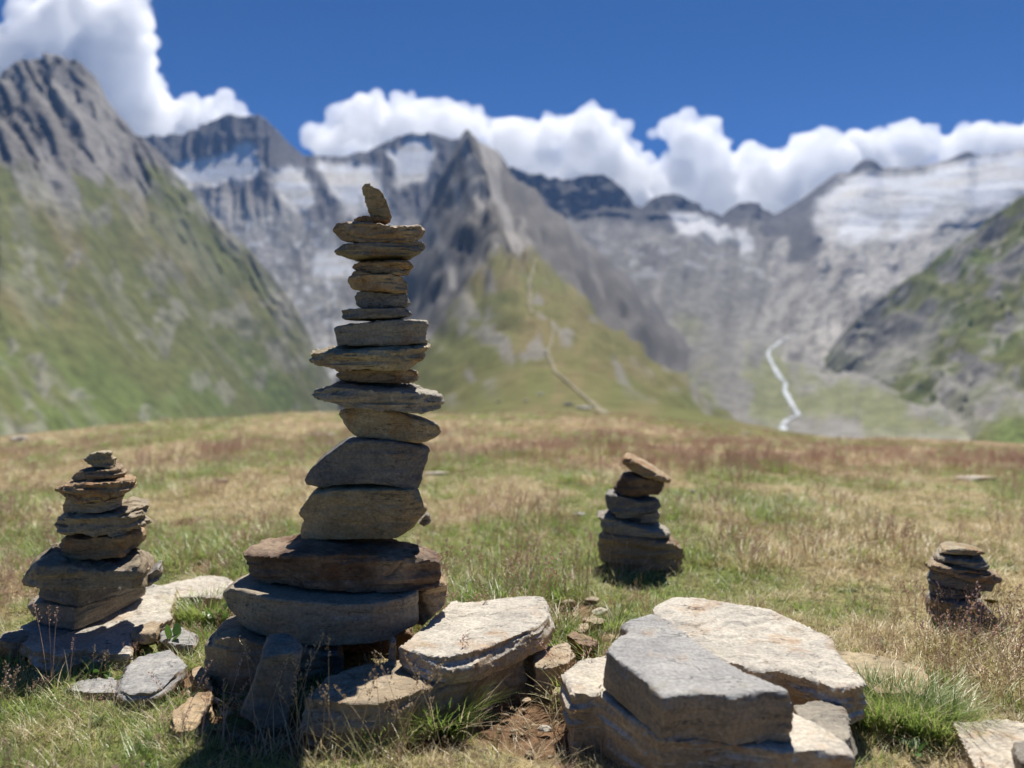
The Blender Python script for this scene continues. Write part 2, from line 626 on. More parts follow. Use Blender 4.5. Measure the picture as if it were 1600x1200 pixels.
def a_col(pt, U, y, d, V):
    n1 = fbm(np.stack([(U - y * .55) / 30, (y + U * .8) / 75, 0 * U], -1), 6, 61)
    n2 = fbm(np.stack([(U - y * .7) / 55, (y + U * .6) / 90, 0 * U + 3], -1), 5, 63)
    n3 = fbm(np.stack([U / 14, y / 14, 0 * U], -1), 3, 65)
    rock = lerp3(np.broadcast_to(ROCK * .95, (*U.shape, 3)), ROCK_L * .85, smooth(-.35, .5, n1 + .3 * n3))
    rock = lerp3(rock, ROCK_D, smooth(.15, .6, n2) * .7)
    grass = lerp3(np.broadcast_to(GRASS, (*U.shape, 3)), GRASS_B, smooth(-.1, .6, n2 * .7 + n1 * .4) * .7)
    low = smooth(480, 620, y + 60 * n2)
    grass = lerp3(grass, GRASS_G, low * smooth(-.5, .2, n2))
    outc = smooth(.22, .42, fbm(np.stack([(U - y * .35) / 34, (y + U * .5) / 42, 0 * U + 9], -1), 5, 67) - .10 + .1 * smooth(500, 400, U) * smooth(250, 560, y))
    grass = lerp3(grass, lerp3(np.broadcast_to(ROCK_L, (*U.shape, 3)), ROCK_D, smooth(-.1, .5, n3)), outc * .45)
    strk = smooth(.28, .45, fbm(np.stack([(U * .9 - y * 0.62 * 1.1) / 16, (y + U) / 230, 0 * U + 5], -1), 3, 69))
    grass = lerp3(grass, SCREE, strk * .2)
    bound = np.interp(U, [-300, 0, 120, 200, 285, 330, 420, 500], [250, 262, 285, 280, 285, 300, 355, 470]) + 26 * n1
    scr = smooth(bound + 85, bound + 18, y + 20 * n2)
    c = lerp3(grass, SCREE * (0.95 + .12 * n3[..., None]), .75 * scr * smooth(.1, .4, n1 + .3))
    c = lerp3(c, rock, smooth(bound + 14, bound - 14, y))
    right = smooth(-75, -5, U - np.interp(y, [280, 400, 530, 700], [310, 450, 515, 580]) + 20 * n1)
    return lerp3(c, SCREE * 1.05, right * .55 * smooth(300, 420, y))


MTN_L = terrain('mountain_left', a_cols(), 380, 250, a_col, a_relief)

# --- back cirque with hanging glaciers
C_CREST = [(150, 235), (215, 218), (240, 212), (262, 216), (285, 210), (305, 203), (330, 190), (352, 181), (372, 182), (400, 180), (414, 184), (428, 200), (450, 222), (475, 241), (500, 245), (540, 244), (575, 238),
           (600, 226), (625, 214), (645, 208), (662, 212), (676, 209), (695, 216), (720, 220), (790, 260)]


def c_cols():
    return [(x, [(2500, 720), (3000, 610), (3600, 470), (4200, 350), (4550, 290), (5050, y)]) for x, y in C_CREST]


def c_relief(pt, U, y, d, V):
    n = ridged(np.stack([U / 26, y / 70, 0 * U], -1), 5, 13)
    m = fbm(np.stack([U / 40, y / 40, 0 * U], -1), 5, 14)
    gl = c_snow(U, y)
    pt = pt.copy()
    amp = (20 * (1 - .8 * gl)) * smooth(0, .1, V) * (1 - .6 * smooth(.95, 1, V))
    pt[..., 2] += amp * (n - .3 + .7 * m)
    pt[..., 1] -= 60 * (1 - gl) * ridged(np.stack([U / 18, y / 60, 0 * U + 4], -1), 4, 15) * smooth(.5, .8, V)
    return pt


C_SNOW = [[(272, 262), (300, 252), (340, 244), (385, 226), (403, 232), (408, 272), (370, 284), (330, 290), (292, 294)], [(418, 262), (450, 258), (478, 268), (492, 292), (484, 330), (452, 322), (428, 300)],
          [(500, 246), (530, 256), (590, 262), (592, 288), (560, 305), (566, 330), (538, 336), (520, 300), (505, 270)], [(612, 240), (640, 212), (662, 214), (682, 238), (672, 282), (640, 290), (618, 292)],
          [(486, 402), (512, 388), (545, 386), (556, 428), (520, 432), (498, 436)], [(545, 250), (600, 285), (610, 320), (570, 330)]]


def c_snow(U, y):
    w = 10 * fbm(np.stack([U / 24, y / 24, 0 * U], -1), 3, 17)
    m = np.zeros(U.shape)
    for p in C_SNOW:
        m = np.maximum(m, in_poly(U + w, y + w * .6, p, 8))
    return m


def c_col(pt, U, y, d, V):
    n1 = fbm(np.stack([U / 18, y / 50, 0 * U], -1), 5, 71)
    n2 = fbm(np.stack([U / 50, y / 40, 0 * U], -1), 5, 73)
    c = lerp3(np.broadcast_to(SCREE, (*U.shape, 3)), ROCK, smooth(-.1, .6, n1))
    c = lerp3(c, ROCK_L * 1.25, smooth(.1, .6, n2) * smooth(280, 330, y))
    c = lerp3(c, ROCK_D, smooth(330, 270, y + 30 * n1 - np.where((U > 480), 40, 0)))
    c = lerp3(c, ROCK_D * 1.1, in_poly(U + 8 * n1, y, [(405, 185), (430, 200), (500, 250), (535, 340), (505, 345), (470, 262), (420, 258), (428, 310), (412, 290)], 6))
    s = c_snow(U, y)
    bands = smooth(-.15, .35, fbm(np.stack([U / 90, y / 7, 0 * U], -1), 3, 75))
    sn = lerp3(np.broadcast_to(SNOW * .95, (*U.shape, 3)), SNOW_D, bands * .75)
    sn = lerp3(sn, SCREE * 1.6, smooth(.2, .6, n1) * .6)
    c = lerp3(c, sn, s)
    spots = smooth(.36, .5, fbm(np.stack([U / 15, y / 11, 0 * U + 2], -1), 3, 77)) * smooth(300, 360, y)
    return lerp3(c, SNOW * .75, spots * .7)


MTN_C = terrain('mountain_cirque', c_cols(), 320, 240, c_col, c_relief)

# --- dark ridge above the right valley, with the valley below it
D_CREST = [(700, 260), (780, 258), (800, 262), (830, 273), (860, 278), (890, 279), (920, 273), (942, 274), (955, 281), (975, 302), (990, 320), (1002, 326), (1014, 312), (1036, 303), (1060, 305), (1085, 314), (1110, 331), (1125, 340),
           (1138, 328), (1155, 318), (1170, 315), (1185, 322), (1200, 331), (1216, 334), (1240, 322), (1300, 320), (1450, 330), (2000, 340)]


def d_cols():
    out = []
    for x, y in D_CREST:
        dip = 25 * math.exp(-((x - 1225) / 90.0) ** 2)
        k = 1.0
        out.append((x, [(q[0] * (k if q[0] < 4000 else 1), q[1]) for q in [(800, 745), (1300, 668 + dip * .6), (1900, 590 + dip), (2700, 515 + dip), (3600, 425), (4400, 362), (4800, max(y + 22, 345)), (5100, y)]]))
    return out


def d_relief(pt, U, y, d, V):
    n = ridged(np.stack([U / 30, y / 36, 0 * U], -1), 5, 23)
    m = fbm(np.stack([U / 45, y / 30, 0 * U], -1), 5, 24)
    up = smooth(.45, .75, V)
    pt = pt.copy()
    big = fbm(np.stack([U / 95, y / 80, 0 * U + 5], -1), 3, 29)
    pt[..., 2] += 30 * big * smooth(.15, .4, V) * (1 - smooth(.8, .95, V))
    pt[..., 2] += (6 + 20 * up) * smooth(0, .1, V) * (n - .3 + .8 * m) * (1 - .55 * smooth(.94, 1, V))
    pt[..., 1] -= up * 70 * ridged(np.stack([U / 22, y / 40, 0 * U + 2], -1), 4, 25)
    return pt


def d_col(pt, U, y, d, V):
    n1 = fbm(np.stack([U / 20, y / 22, 0 * U], -1), 5, 81)
    n2 = fbm(np.stack([U / 60, y / 45, 0 * U], -1), 5, 83)
    n3 = fbm(np.stack([U / 12, y / 10, 0 * U], -1), 3, 85)
    c = lerp3(np.broadcast_to(SCREE * .85, (*U.shape, 3)), ROCK_L * 1.15, smooth(0, .5, n1 * .6 + n2 * .6))
    c = lerp3(c, ROCK * .75, smooth(-.05, .4, n2 + .3 * n3) * .8)
    n4 = fbm(np.stack([(U + .35 * np.abs(U - 1225) * np.sign(U - 1225) * 0 + .25 * y) / 15, y / 85, 0 * U + 8], -1), 4, 88)
    c = c * (1 + .35 * n4 * smooth(.2, .5, V))[..., None]
    c = c * ((.70 + .2 * smooth(-.3, .5, n2)) * (1 + .25 * smooth(1060, 1240, U)))[..., None]
    c = lerp3(c, GRASS * 1.4, smooth(480, 590, y + 60 * n2) * smooth(-.35, .35, n2 + .3 * n1) * .72)
    c = lerp3(c, SCREE * 1.1, smooth(660, 700, y) * .6)
    cl = np.interp(U, [800, 880, 960, 1000, 1050, 1130, 1170, 1220], [300, 330, 348, 345, 362, 372, 352, 348])
    c = lerp3(c, ROCK_D * .75, smooth(cl + 14, cl - 8, y + 14 * n1))
    ice = in_poly(U + 8 * n1, y, [(1040, 335), (1080, 330), (1110, 345), (1150, 372), (1120, 378), (1060, 362)], 6)
    ice = np.maximum(ice, in_poly(U + 6 * n1, y, [(1150, 362), (1168, 362), (1176, 385), (1160, 392)], 4))
    c = lerp3(c, SNOW * .8, ice)
    sp = smooth(.32, .48, fbm(np.stack([U / 22, y / 10, 0 * U + 7], -1), 4, 87)) * smooth(350, 385, y) * smooth(480, 420, y)
    return lerp3(c, SNOW * .6, sp * .4)


MTN_D = terrain('mountain_ridge', d_cols(), 440, 240, d_col, d_relief)

# --- right: broad glacier above a rubble slope
E_CREST = [(1150, 372), (1185, 352), (1215, 333), (1250, 313), (1275, 294), (1290, 284), (1306, 272), (1325, 270), (1338, 258), (1352, 249), (1366, 252), (1382, 262), (1420, 262), (1455, 256), (1480, 250), (1498, 241), (1512, 235),
           (1528, 243), (1560, 240), (1600, 231), (1750, 225), (1950, 235), (2600, 260)]


def e_cols():
    out = []
    for x, y in E_CREST:
        k = float(np.interp(x, [1150, 1270], [1.16, 1.0]))
        out.append((x, [(q[0] * (k if q[0] < 4600 else 1), q[1]) for q in [(1700, 640), (2300, 555), (3000, 470), (3600, 405), (4150, 355), (4500, 0.5 * (y + 355)), (5050, y)]]))
    return out


def e_snow(U, y):
    w = 12 * fbm(np.stack([U / 40, y / 24, 0 * U], -1), 4, 27)
    return in_poly(U + w, y + w, [(1312, 276), (1330, 272), (1400, 266), (1600, 232), (2700, 180), (2700, 350), (1600, 300), (1545, 322), (1470, 350), (1400, 368), (1340, 384), (1292, 372), (1266, 338), (1290, 300)], 13)


def e_relief(pt, U, y, d, V):
    gl = e_snow(U, y)
    n = ridged(np.stack([U / 26, y / 30, 0 * U], -1), 5, 33)
    m = fbm(np.stack([U / 50, y / 40, 0 * U], -1), 5, 34)
    pt = pt.copy()
    pt[..., 2] += smooth(0, .1, V) * ((1 - gl) * 20 * (n - .3 + .6 * m) + gl * 9 * fbm(np.stack([U / 60, y / 9, 0 * U], -1), 4, 35)) * (1 - .7 * smooth(.95, 1, V))
    pt[..., 1] -= (1 - gl) * 40 * ridged(np.stack([U / 20, y / 24, 0 * U + 2], -1), 4, 36)
    return pt


def e_col(pt, U, y, d, V):
    n1 = fbm(np.stack([(U + y) / 20, (y - U) / 40, 0 * U], -1), 5, 91)
    n2 = fbm(np.stack([U / 50, y / 40, 0 * U], -1), 5, 93)
    n3 = fbm(np.stack([U / 11, y / 11, 0 * U], -1), 3, 95)
    c = lerp3(np.broadcast_to(SCREE * 1.15, (*U.shape, 3)), ROCK * 1.2, smooth(-.15, .4, n1))
    c = lerp3(c, ROCK_L * 1.45, smooth(.1, .5, n2 + .3 * n3) * .8)
    c = lerp3(c, ROCK_D, smooth(.3, .55, n3 + .4 * n1) * .5)
    c = lerp3(c, ROCK_D, in_poly(U + 6 * n1, y, [(1150, 360), (1215, 325), (1306, 268), (1312, 285), (1290, 310), (1266, 345), (1285, 385), (1262, 410), (1232, 400), (1228, 370), (1180, 380)], 6))
    c = c * (.85 + .1 * smooth(-.3, .4, n2))[..., None]
    g = e_snow(U, y)
    b = smooth(-.2, .35, fbm(np.stack([U / 70, (y + .12 * U) / 14, 0 * U], -1), 5, 97))
    sn = lerp3(np.broadcast_to(SNOW * .95, (*U.shape, 3)), SNOW_D * 1.1, .6 * b * smooth(370, 300, y))
    sn = lerp3(sn, SCREE * 1.5, smooth(.05, .5, n2 + .3 * n1) * smooth(300, 360, y + .12 * (U - 1300)) * .75)
    c = lerp3(c, sn, g)
    pk = np.maximum(in_poly(U, y, [(1325, 268), (1340, 250), (1355, 244), (1384, 263), (1360, 266)], 3), in_poly(U, y, [(1450, 258), (1485, 245), (1512, 230), (1532, 244), (1500, 250)], 3))
    return lerp3(c, ROCK_D * .7, pk)


MTN_E = terrain('mountain_glacier', e_cols(), 340, 230, e_col, e_relief)

# --- near right slope
F_CREST = [(1225, 715), (1242, 668), (1262, 612), (1290, 556), (1320, 515), (1350, 488), (1380, 462), (1410, 440), (1440, 420), (1470, 398), (1500, 377), (1530, 352), (1560, 332), (1600, 304), (1750, 210), (2100, 60), (2900, -150)]


def f_cols():
    out = []
    for x, y in F_CREST:
        c = np.interp(x, [1225, 1400, 1600, 2100, 2900], [2300, 2200, 1900, 1500, 1200])
        f = np.interp(x, [1225, 1400, 1600, 2900], [2100, 1100, 700, 400])
        yb = 760
        out.append((x, [(f, yb), (f + (c - f) * .42, yb + (y - yb) * .33), (f + (c - f) * .76, yb + (y - yb) * .68), (c, y)]))
    return out


def f_relief(pt, U, y, d, V):
    n = ridged(np.stack([(U + .8 * y) / 42, (y - .5 * U) / 60, 0 * U], -1), 5, 43)
    m = fbm(np.stack([U / 44, y / 36, 0 * U], -1), 5, 44)
    pt = pt.copy()
    pt[..., 2] += smooth(0, .1, V) * 20 * (n - .3 + .9 * m) * (1 - .5 * smooth(.93, 1, V))
    pt[..., 1] -= 35 * ridged(np.stack([(U + .6 * y) / 30, (y - .5 * U) / 40, 0 * U], -1), 4, 45) * smooth(.15, .4, V)
    return pt


def f_col(pt, U, y, d, V):
    n1 = fbm(np.stack([(U + y) / 34, (y - .4 * U) / 40, 0 * U], -1), 5, 101)
    n2 = fbm(np.stack([U / 60, y / 50, 0 * U], -1), 5, 103)
    n3 = fbm(np.stack([U / 14, y / 14, 0 * U], -1), 3, 105)
    c = lerp3(np.broadcast_to(GRASS * 1.05, (*U.shape, 3)), GRASS_G, smooth(-.1, .5, n2))
    c = lerp3(c, SCREE, smooth(0, .4, n2 * .5 + .6 * n1 + .05) * .85)
    c = lerp3(c, ROCK_D * 1.0, smooth(.08, .4, n1 + .35 * n3 - .1) * .9)
    c = lerp3(c, ROCK_L, smooth(.3, .55, n3 + .2 * n2) * .6)
    band = in_poly(U + 10 * n1, y + 8 * n2, [(1230, 650), (1280, 600), (1400, 530), (1470, 495), (1480, 505), (1420, 560), (1330, 620), (1270, 690)], 14)
    c = lerp3(c, SCREE * 1.0, band * .85)
    fan = in_poly(U + 14 * n1, y + 10 * n2, [(1330, 690), (1420, 640), (1560, 590), (1640, 600), (1560, 640), (1480, 720), (1330, 720)], 18)
    c = lerp3(c, SCREE * .95, fan * .6)
    return lerp3(c, GRASS_G * 1.15, in_poly(U, y, [(1560, 660), (1640, 620), (1700, 760), (1540, 740)], 20))


MTN_F = terrain('mountain_right', f_cols(), 290, 220, f_col, f_relief)

# --- central grassy ridge that climbs to the rock pyramid
RD = [14, 24, 40, 65, 110, 180, 300, 480, 720, 1000, 1300, 1700, 2100, 2500, 2850, 3050, 3300]
RY = [668, 655, 634, 622, 612, 590, 553, 508, 455, 412, 380, 338, 295, 252, 216, 203, 235]
RX = [860, 860, 865, 870, 872, 868, 858, 848, 830, 805, 790, 778, 765, 752, 738, 730, 725]
RS = [.10, .14, .20, .26, .40, .54, .65, .71, .75, .81, .92, 1.1, 1.2, 1.25, 1.3, 1.3, 1.3]     # fall of the flanks
RW = [3, 5, 8, 12, 14, 18, 22, 28, 32, 30, 25, 20, 18, 16, 12, 10, 10]                             # rounding of the crest (m)


def build_ridge():
    dd = np.geomspace(14, 3300, 300)
    L = np.log(dd)
    f = lambda a: np.interp(L, np.log(RD), a)
    yc, xc, sl, w = f(RY), f(RX), f(RS), f(RW)
    s = np.linspace(-1, 1, 220)
    s = np.sign(s) * np.abs(s) ** 1.5
    half = np.interp(L, np.log([14, 60, 300, 3300]), [14, 50, 300, 1500])
    cen = Parr(xc, yc, dd)
    X = cen[:, 0][:, None] + half[:, None] * s[None]
    Y = np.broadcast_to(dd[:, None], X.shape)
    dx = np.abs(half[:, None] * s[None])
    side = np.where((s < 0)[None], 1.12 + .38 * smooth(500, 1000, Y), 1 - .28 * smooth(1500, 2500, Y))
    Z = cen[:, 2][:, None] - sl[:, None] * side * (np.sqrt(dx ** 2 + w[:, None] ** 2) - w[:, None])
    px = CX + FPX * X / Y
    py = HOR - FPX * (Z - CAMZ) / Y
    rock = smooth(780, 1150, Y + .0 * dx)
    p = np.stack([px / 34, py / 50, 0 * px], -1)
    n = ridged(np.stack([(px + np.where(s < 0, .5, -.5)[None] * py) / 24, py / 80, 0 * px], -1), 5, 53)
    m = fbm(np.stack([X / 30, Y / 45, 0 * X], -1), 5, 54)
    m2 = fbm(np.stack([px / 22, py / 16, 0 * px], -1), 4, 55)
    Z = Z + rock * 26 * (n - .3 + .3 * m2) * (1 - .6 * np.exp(-(dx / 60) ** 2) * smooth(2700, 3000, Y))
    Z = Z + (1 - rock) * np.minimum(Y * .012, 5) * m * smooth(14, 40, Y) + smooth(250, 600, Y) * (1 - rock) * 4 * m2
    Yd = Y - rock * 45 * n
    v = np.stack([X, Yd, Z], -1)
    o = mesh_obj('ridge_central', v.reshape(-1, 3), grid_faces(len(dd), len(s)), M_RIDGE)
    n1 = fbm(np.stack([px / 30, py / 22, 0 * px], -1), 5, 111)
    n2 = fbm(np.stack([px / 70, py / 40, 0 * px], -1), 4, 113)
    n3 = fbm(np.stack([px / 12, py / 12, 0 * px], -1), 3, 115)
    c = lerp3(np.broadcast_to(np.array([.145, .138, .056]), (*px.shape, 3)), GRASS_B * .95, smooth(-.1, .5, n1) * .8)
    c = lerp3(c, GRASS * 1.0, smooth(.0, .5, n2) * .8)
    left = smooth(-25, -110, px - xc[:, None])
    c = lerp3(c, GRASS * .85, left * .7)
    lr = smooth(.2, .42, fbm(np.stack([(px - py * .5) / 26, (py + px * .4) / 40, 0 * px], -1), 4, 117) - .12 + .1 * left)
    c = lerp3(c, ROCK * 1.1, lr * .75 * smooth(90, 300, Y))
    rr = smooth(60, 150, px - xc[:, None] - .25 * (py - 400)) * smooth(350, 500, Y)
    c = lerp3(c, SCREE * .9, rr * smooth(.1, .5, n1 + .3 * n2) * .5)
    rock_c = lerp3(np.broadcast_to(ROCK * .68, (*px.shape, 3)), ROCK_D * .75, smooth(-.2, .4, n1))
    rock_c = lerp3(rock_c, ROCK_L * .95, smooth(.15, .55, fbm(np.stack([(px - .3 * py) / 16, py / 60, 0 * px + 4], -1), 4, 119)))
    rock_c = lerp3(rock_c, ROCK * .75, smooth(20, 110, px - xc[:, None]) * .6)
    rk = smooth(950, 1300, Y + 260 * n2 + 120 * n1 - smooth(0, 120, px - xc[:, None]) * 450)
    c = lerp3(c, rock_c, rk)
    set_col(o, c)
    tag(o, kind='structure')
    return o


RIDGE = build_ridge()


def bvh_of(objs):
    V, F, k = [], [], 0
    for o in objs:
        me = o.data
        n = len(me.vertices)
        co = np.empty(n * 3, np.float32)
        me.vertices.foreach_get('co', co)
        co = co.reshape(-1, 3) + np.array(o.location)
        V.append(co)
        me.calc_loop_triangles()
        tri = np.empty(len(me.loop_triangles) * 3, np.int32)
        me.loop_triangles.foreach_get('vertices', tri)
        F.append(tri.reshape(-1, 3) + k)
        k += n
    V = np.concatenate(V)
    F = np.concatenate(F)
    return BVHTree.FromPolygons(V.tolist(), F.tolist(), all_triangles=True)


def drape(name, pts, bvh, mat, sub=8, lift=0.02, wob=0.3, seed=1):
    """a ribbon lying on the land: pts are (px, py, width in m)"""
    rr = np.random.default_rng(seed)
    P3 = []
    pts = np.array(pts, float)
    for i in range(len(pts) - 1):
        for k in range(sub):
            t = k / sub
            q = pts[i] * (1 - t) + pts[i + 1] * t
            P3.append(q)
    P3.append(pts[-1])
    out = []
    for px, py, w in P3:
        d = Vector(P(px, py, 1.0) - np.array([0, 0, CAMZ]))
        hit = bvh.ray_cast(Vector((0, 0, CAMZ)), d.normalized(), 20000)
        if hit[0] is not None:
            out.append((np.array(hit[0]), w * (1 + wob * rr.uniform(-1, 1))))
    V, F = [], []
    for i, (c, w) in enumerate(out):
        a = out[max(0, i - 1)][0]
        b = out[min(len(out) - 1, i + 1)][0]
        tdir = b - a
        tdir[2] = 0
        tdir /= (np.linalg.norm(tdir) + 1e-9)
        nrm = np.array([tdir[1], -tdir[0], 0])
        dist = c[1]
        for s in (-1, -.5, 0, .5, 1):
            q = c + nrm * w * .5 * s
            h = bvh.ray_cast(Vector((q[0], q[1], q[2] + w * 2 + 3)), Vector((0, 0, -1)), 4 * w + 30)
            z = h[0][2] if h[0] is not None else q[2]
            z = min(max(z, c[2] - w), c[2] + w)
            V.append((q[0], q[1], z + lift * dist / 10))
    n = len(out)
    o = mesh_obj(name, V, grid_faces(n, 5), mat)
    tag(o, kind='structure')
    return o


BV_R = bvh_of([RIDGE])
M_TRAIL = simple_mat('trail_gravel', (.225, .20, .13), .95, .5, 1.2)
M_STREAM = simple_mat('meltwater', (.50, .53, .56), .4, .5, .08)
drape('path', [(945, 648, 0.54), (925, 630, 0.54), (900, 610, 0.60), (885, 596, 0.66), (868, 583, 0.78), (863, 570, 0.96), (856, 553, 1.32), (862, 535, 1.20), (865, 515, 1.44), (860, 502, 1.56)], BV_R, M_TRAIL, seed=3)
drape('path', [(832, 492, 1.80), (827, 475, 2.04), (830, 460, 2.16), (826, 446, 2.52), (832, 428, 2.70), (838, 405, 2.40)], BV_R, M_TRAIL, seed=4)
BV_D = bvh_of([MTN_D, MTN_E, MTN_F])
drape('stream', [(1262, 512, 1.0), (1245, 523, 3.5), (1222, 533, 7.0), (1212, 541, 8.7), (1202, 548, 9.3), (1200, 556, 9.3), (1208, 572, 9.3), (1217, 588, 9.3), (1228, 600, 9.3), (1226, 612, 8.7), (1234, 626, 8.1), (1242, 640, 7.4), (1248, 650, 7.4),
                 (1230, 657, 8.7), (1222, 665, 9.9), (1226, 676, 9.9), (1222, 690, 9.3)], BV_D, M_STREAM, lift=.012, wob=.6, seed=5)

# ------------------------------------------------------------------ clouds behind the mountains
def build_cloud(name, blobs, dist, label, seed, mat, voxel=30.0):
    """blobs: (px, py, radius px, push towards the back in m)"""
    rr = np.random.default_rng(seed)
    bm = bmesh.new()
    low = [(b_[0], b_[1] + .55 * b_[2], b_[2], b_[3] + 350) for b_ in blobs] if len(blobs) > 5 else []
    for px, py, rad, push in list(blobs) + low:
        r = .86 * rad / FPX * dist
        c = P(px, py, dist + push)
        for k in range(7):
            off = rr.normal(size=3)
            off /= np.linalg.norm(off)
            off[2] = abs(off[2]) * .9
            q = c + off * r * (.62 if k else 0)
            rk = r * (.50 + .2 * rr.random()) if k else r * .85
            ret = bmesh.ops.create_icosphere(bm, subdivisions=2, radius=rk)
            bmesh.ops.translate(bm, verts=ret['verts'], vec=q)
    me = bpy.data.meshes.new(name)
    bm.to_mesh(me)
    bm.free()
    o = bpy.data.objects.new(name, me)
    C.objects.link(o)
    md = o.modifiers.new('r', 'REMESH')
    md.mode = 'VOXEL'
    md.voxel_size = voxel
    return o


def finish_cloud(o, mat, label, seed, amp=150):
    me = bpy.data.meshes.new_from_object(o.evaluated_get(bpy.context.evaluated_depsgraph_get()))
    o.modifiers.clear()
    o.data = me
    n = len(me.vertices)
    co = np.empty(n * 3, np.float32)
    no = np.empty(n * 3, np.float32)
    me.vertices.foreach_get('co', co)
    me.vertices.foreach_get('normal', no)
    co, no = co.reshape(-1, 3).astype(float), no.reshape(-1, 3)
    b = np.abs(noise3(co / 420.0, seed)) * 2.4 - .4
    b2 = np.abs(noise3(co / 190.0, seed + 1)) * 2.4 - .4
    b3 = np.abs(noise3(co / 95.0, seed + 2)) * 2.4 - .4
    f1 = fbm(co / 110.0, 3, seed + 3)
    dsp = amp * (.46 * b + .34 * b2 + .20 * b3 + .06 * f1 - .30)
    base, no = co, no.astype(float)
    co = base + no * dsp[:, None]
    me.vertices.foreach_set('co', co.astype(np.float32).ravel())
    me.update()
    md = o.modifiers.new('r', 'REMESH')                  # mend where the billows cut through each other
    md.mode = 'VOXEL'
    md.voxel_size = 30.0 if n > 3000 else 14.0
    bpy.context.view_layer.update()
    me = bpy.data.meshes.new_from_object(o.evaluated_get(bpy.context.evaluated_depsgraph_get()))
    o.modifiers.clear()
    o.data = me
    bm = bmesh.new()
    bm.from_mesh(me)
    seen, parts = set(), []
    for v in bm.verts:                                   # keep the outer skin only
        if v.index in seen: continue
        comp, todo = [], [v]
        seen.add(v.index)
        while todo:
            q = todo.pop()
            comp.append(q)
            for e in q.link_edges:
                w_ = e.other_vert(q)
                if w_.index not in seen:
                    seen.add(w_.index)
                    todo.append(w_)
        parts.append(comp)
    big = max(len(c) for c in parts)
    drop = [v for c in parts if len(c) < max(.03 * big, 40) for v in c]
    if drop: bmesh.ops.delete(bm, geom=drop, context='VERTS')
    bm.to_mesh(me)
    bm.free()
    me.polygons.foreach_set('use_smooth', np.ones(len(me.polygons), dtype=bool))
    me.materials.append(mat)
    me.update()
    tag(o, label, 'cloud', 'cumulus clouds behind the peaks')


t = NT('cloud_vapour')
t.t.nodes.remove(t.b)
vv = t.n('VolumeScatter')
vv.inputs['Color'].default_value = (1, 1, 1, 1)
vv.inputs['Density'].default_value = 0.0058
vv.inputs['Anisotropy'].default_value = 0.3
t.l(vv.outputs[0], t.out.inputs['Volume'])
M_CLOUD = t.m

CL = []
CL.append((build_cloud('cumulus_cloud', [(20, 110, 70, 0), (60, 60, 50, 0), (100, 40, 48, 0), (140, 30, 55, 0), (190, 45, 50, 0), (205, 95, 48, 0), (150, 110, 75, 0), (225, 150, 48, 0), (90, 130, 70, 0), (-60, 130, 80, 0), (245, 195, 55, 0), (290, 195, 45, 0),
                                         (335, 172, 24, 0), (355, 165, 22, 0), (378, 185, 18, 0), (320, 225, 50, 0), (180, 200, 80, 0), (390, 220, 30, 0), (-140, 140, 90, 0), (200, 10, 35, 0), (120, 0, 40, 0), (-230, 180, 90, 0)], 9500, '', 1, None),
           'tall white cloud rising behind the bare peak of the grassy mountainside', 1))
CL.append((build_cloud('cumulus_cloud', [(495, 225, 22, 0), (520, 215, 24, 0), (555, 200, 38, 0), (590, 185, 36, 0), (640, 182, 36, 0), (680, 195, 34, 0), (715, 195, 30, 0), (745, 195, 26, 0), (780, 210, 28, 0), (620, 225, 50, 0), (700, 240, 50, 0), (800, 235, 40, 0),
                                         (835, 210, 28, 0), (860, 205, 26, 0), (890, 205, 24, 0), (920, 190, 18, 0), (940, 188, 20, 0), (930, 215, 32, 0), (965, 215, 26, 0), (990, 238, 20, 0), (900, 245, 40, 0), (960, 270, 44, 0), (530, 260, 40, 0), (840, 265, 40, 0), (1000, 275, 30, 0), (1000, 315, 34, 0), (900, 285, 40, 0), (690, 270, 45, 0)], 9000, '', 2, None),
           'long billowing cloud bank behind the pointed rock pyramid', 2))
CL.append((build_cloud('cumulus_cloud', [(1062, 205, 22, 0), (1080, 195, 22, 0), (1100, 205, 26, 0), (1125, 225, 24, 0), (1085, 240, 40, 0), (1060, 285, 45, 0), (1110, 275, 45, 0), (1155, 265, 34, 0), (1190, 262, 30, 0), (1025, 290, 30, 0), (1220, 248, 24, 0), (1255, 235, 28, 0),
                                         (1290, 228, 24, 0), (1180, 300, 40, 0), (1240, 285, 44, 0), (1130, 320, 40, 0), (1310, 255, 30, 0), (1080, 320, 40, 0), (1035, 315, 30, 0), (1130, 345, 40, 0), (1210, 330, 44, 0), (1290, 290, 40, 0), (1180, 340, 40, 0)], 9600, '', 3, None),
           'high cloud tower above the dark notched ridge', 3))
CL.append((build_cloud('cumulus_cloud', [(1335, 222, 24, 0), (1370, 225, 28, 0), (1395, 208, 22, 0), (1425, 203, 22, 0), (1440, 220, 26, 0), (1480, 225, 24, 0), (1500, 212, 16, 0), (1520, 218, 22, 0), (1555, 220, 20, 0), (1590, 214, 22, 0), (1630, 215, 30, 0), (1420, 250, 36, 0),
                                         (1490, 255, 34, 0), (1560, 250, 34, 0), (1350, 258, 30, 0), (1690, 225, 40, 0), (1760, 230, 40, 0)], 10200, '', 4, None),
           'low white cloud bank above the broad dirty glacier', 4))
CL.append((build_cloud('cumulus_cloud', [(1020, 210, 7, 0), (1031, 207, 8, 0), (1038, 214, 5, 0)], 9300, '', 5, None, 12.0),
           'tiny detached cloud puff in the gap of blue sky', 5))
bpy.context.view_layer.update()
for o, lab, sd in CL:
    finish_cloud(o, M_CLOUD, lab, sd * 7, 40 if sd == 5 else 150)

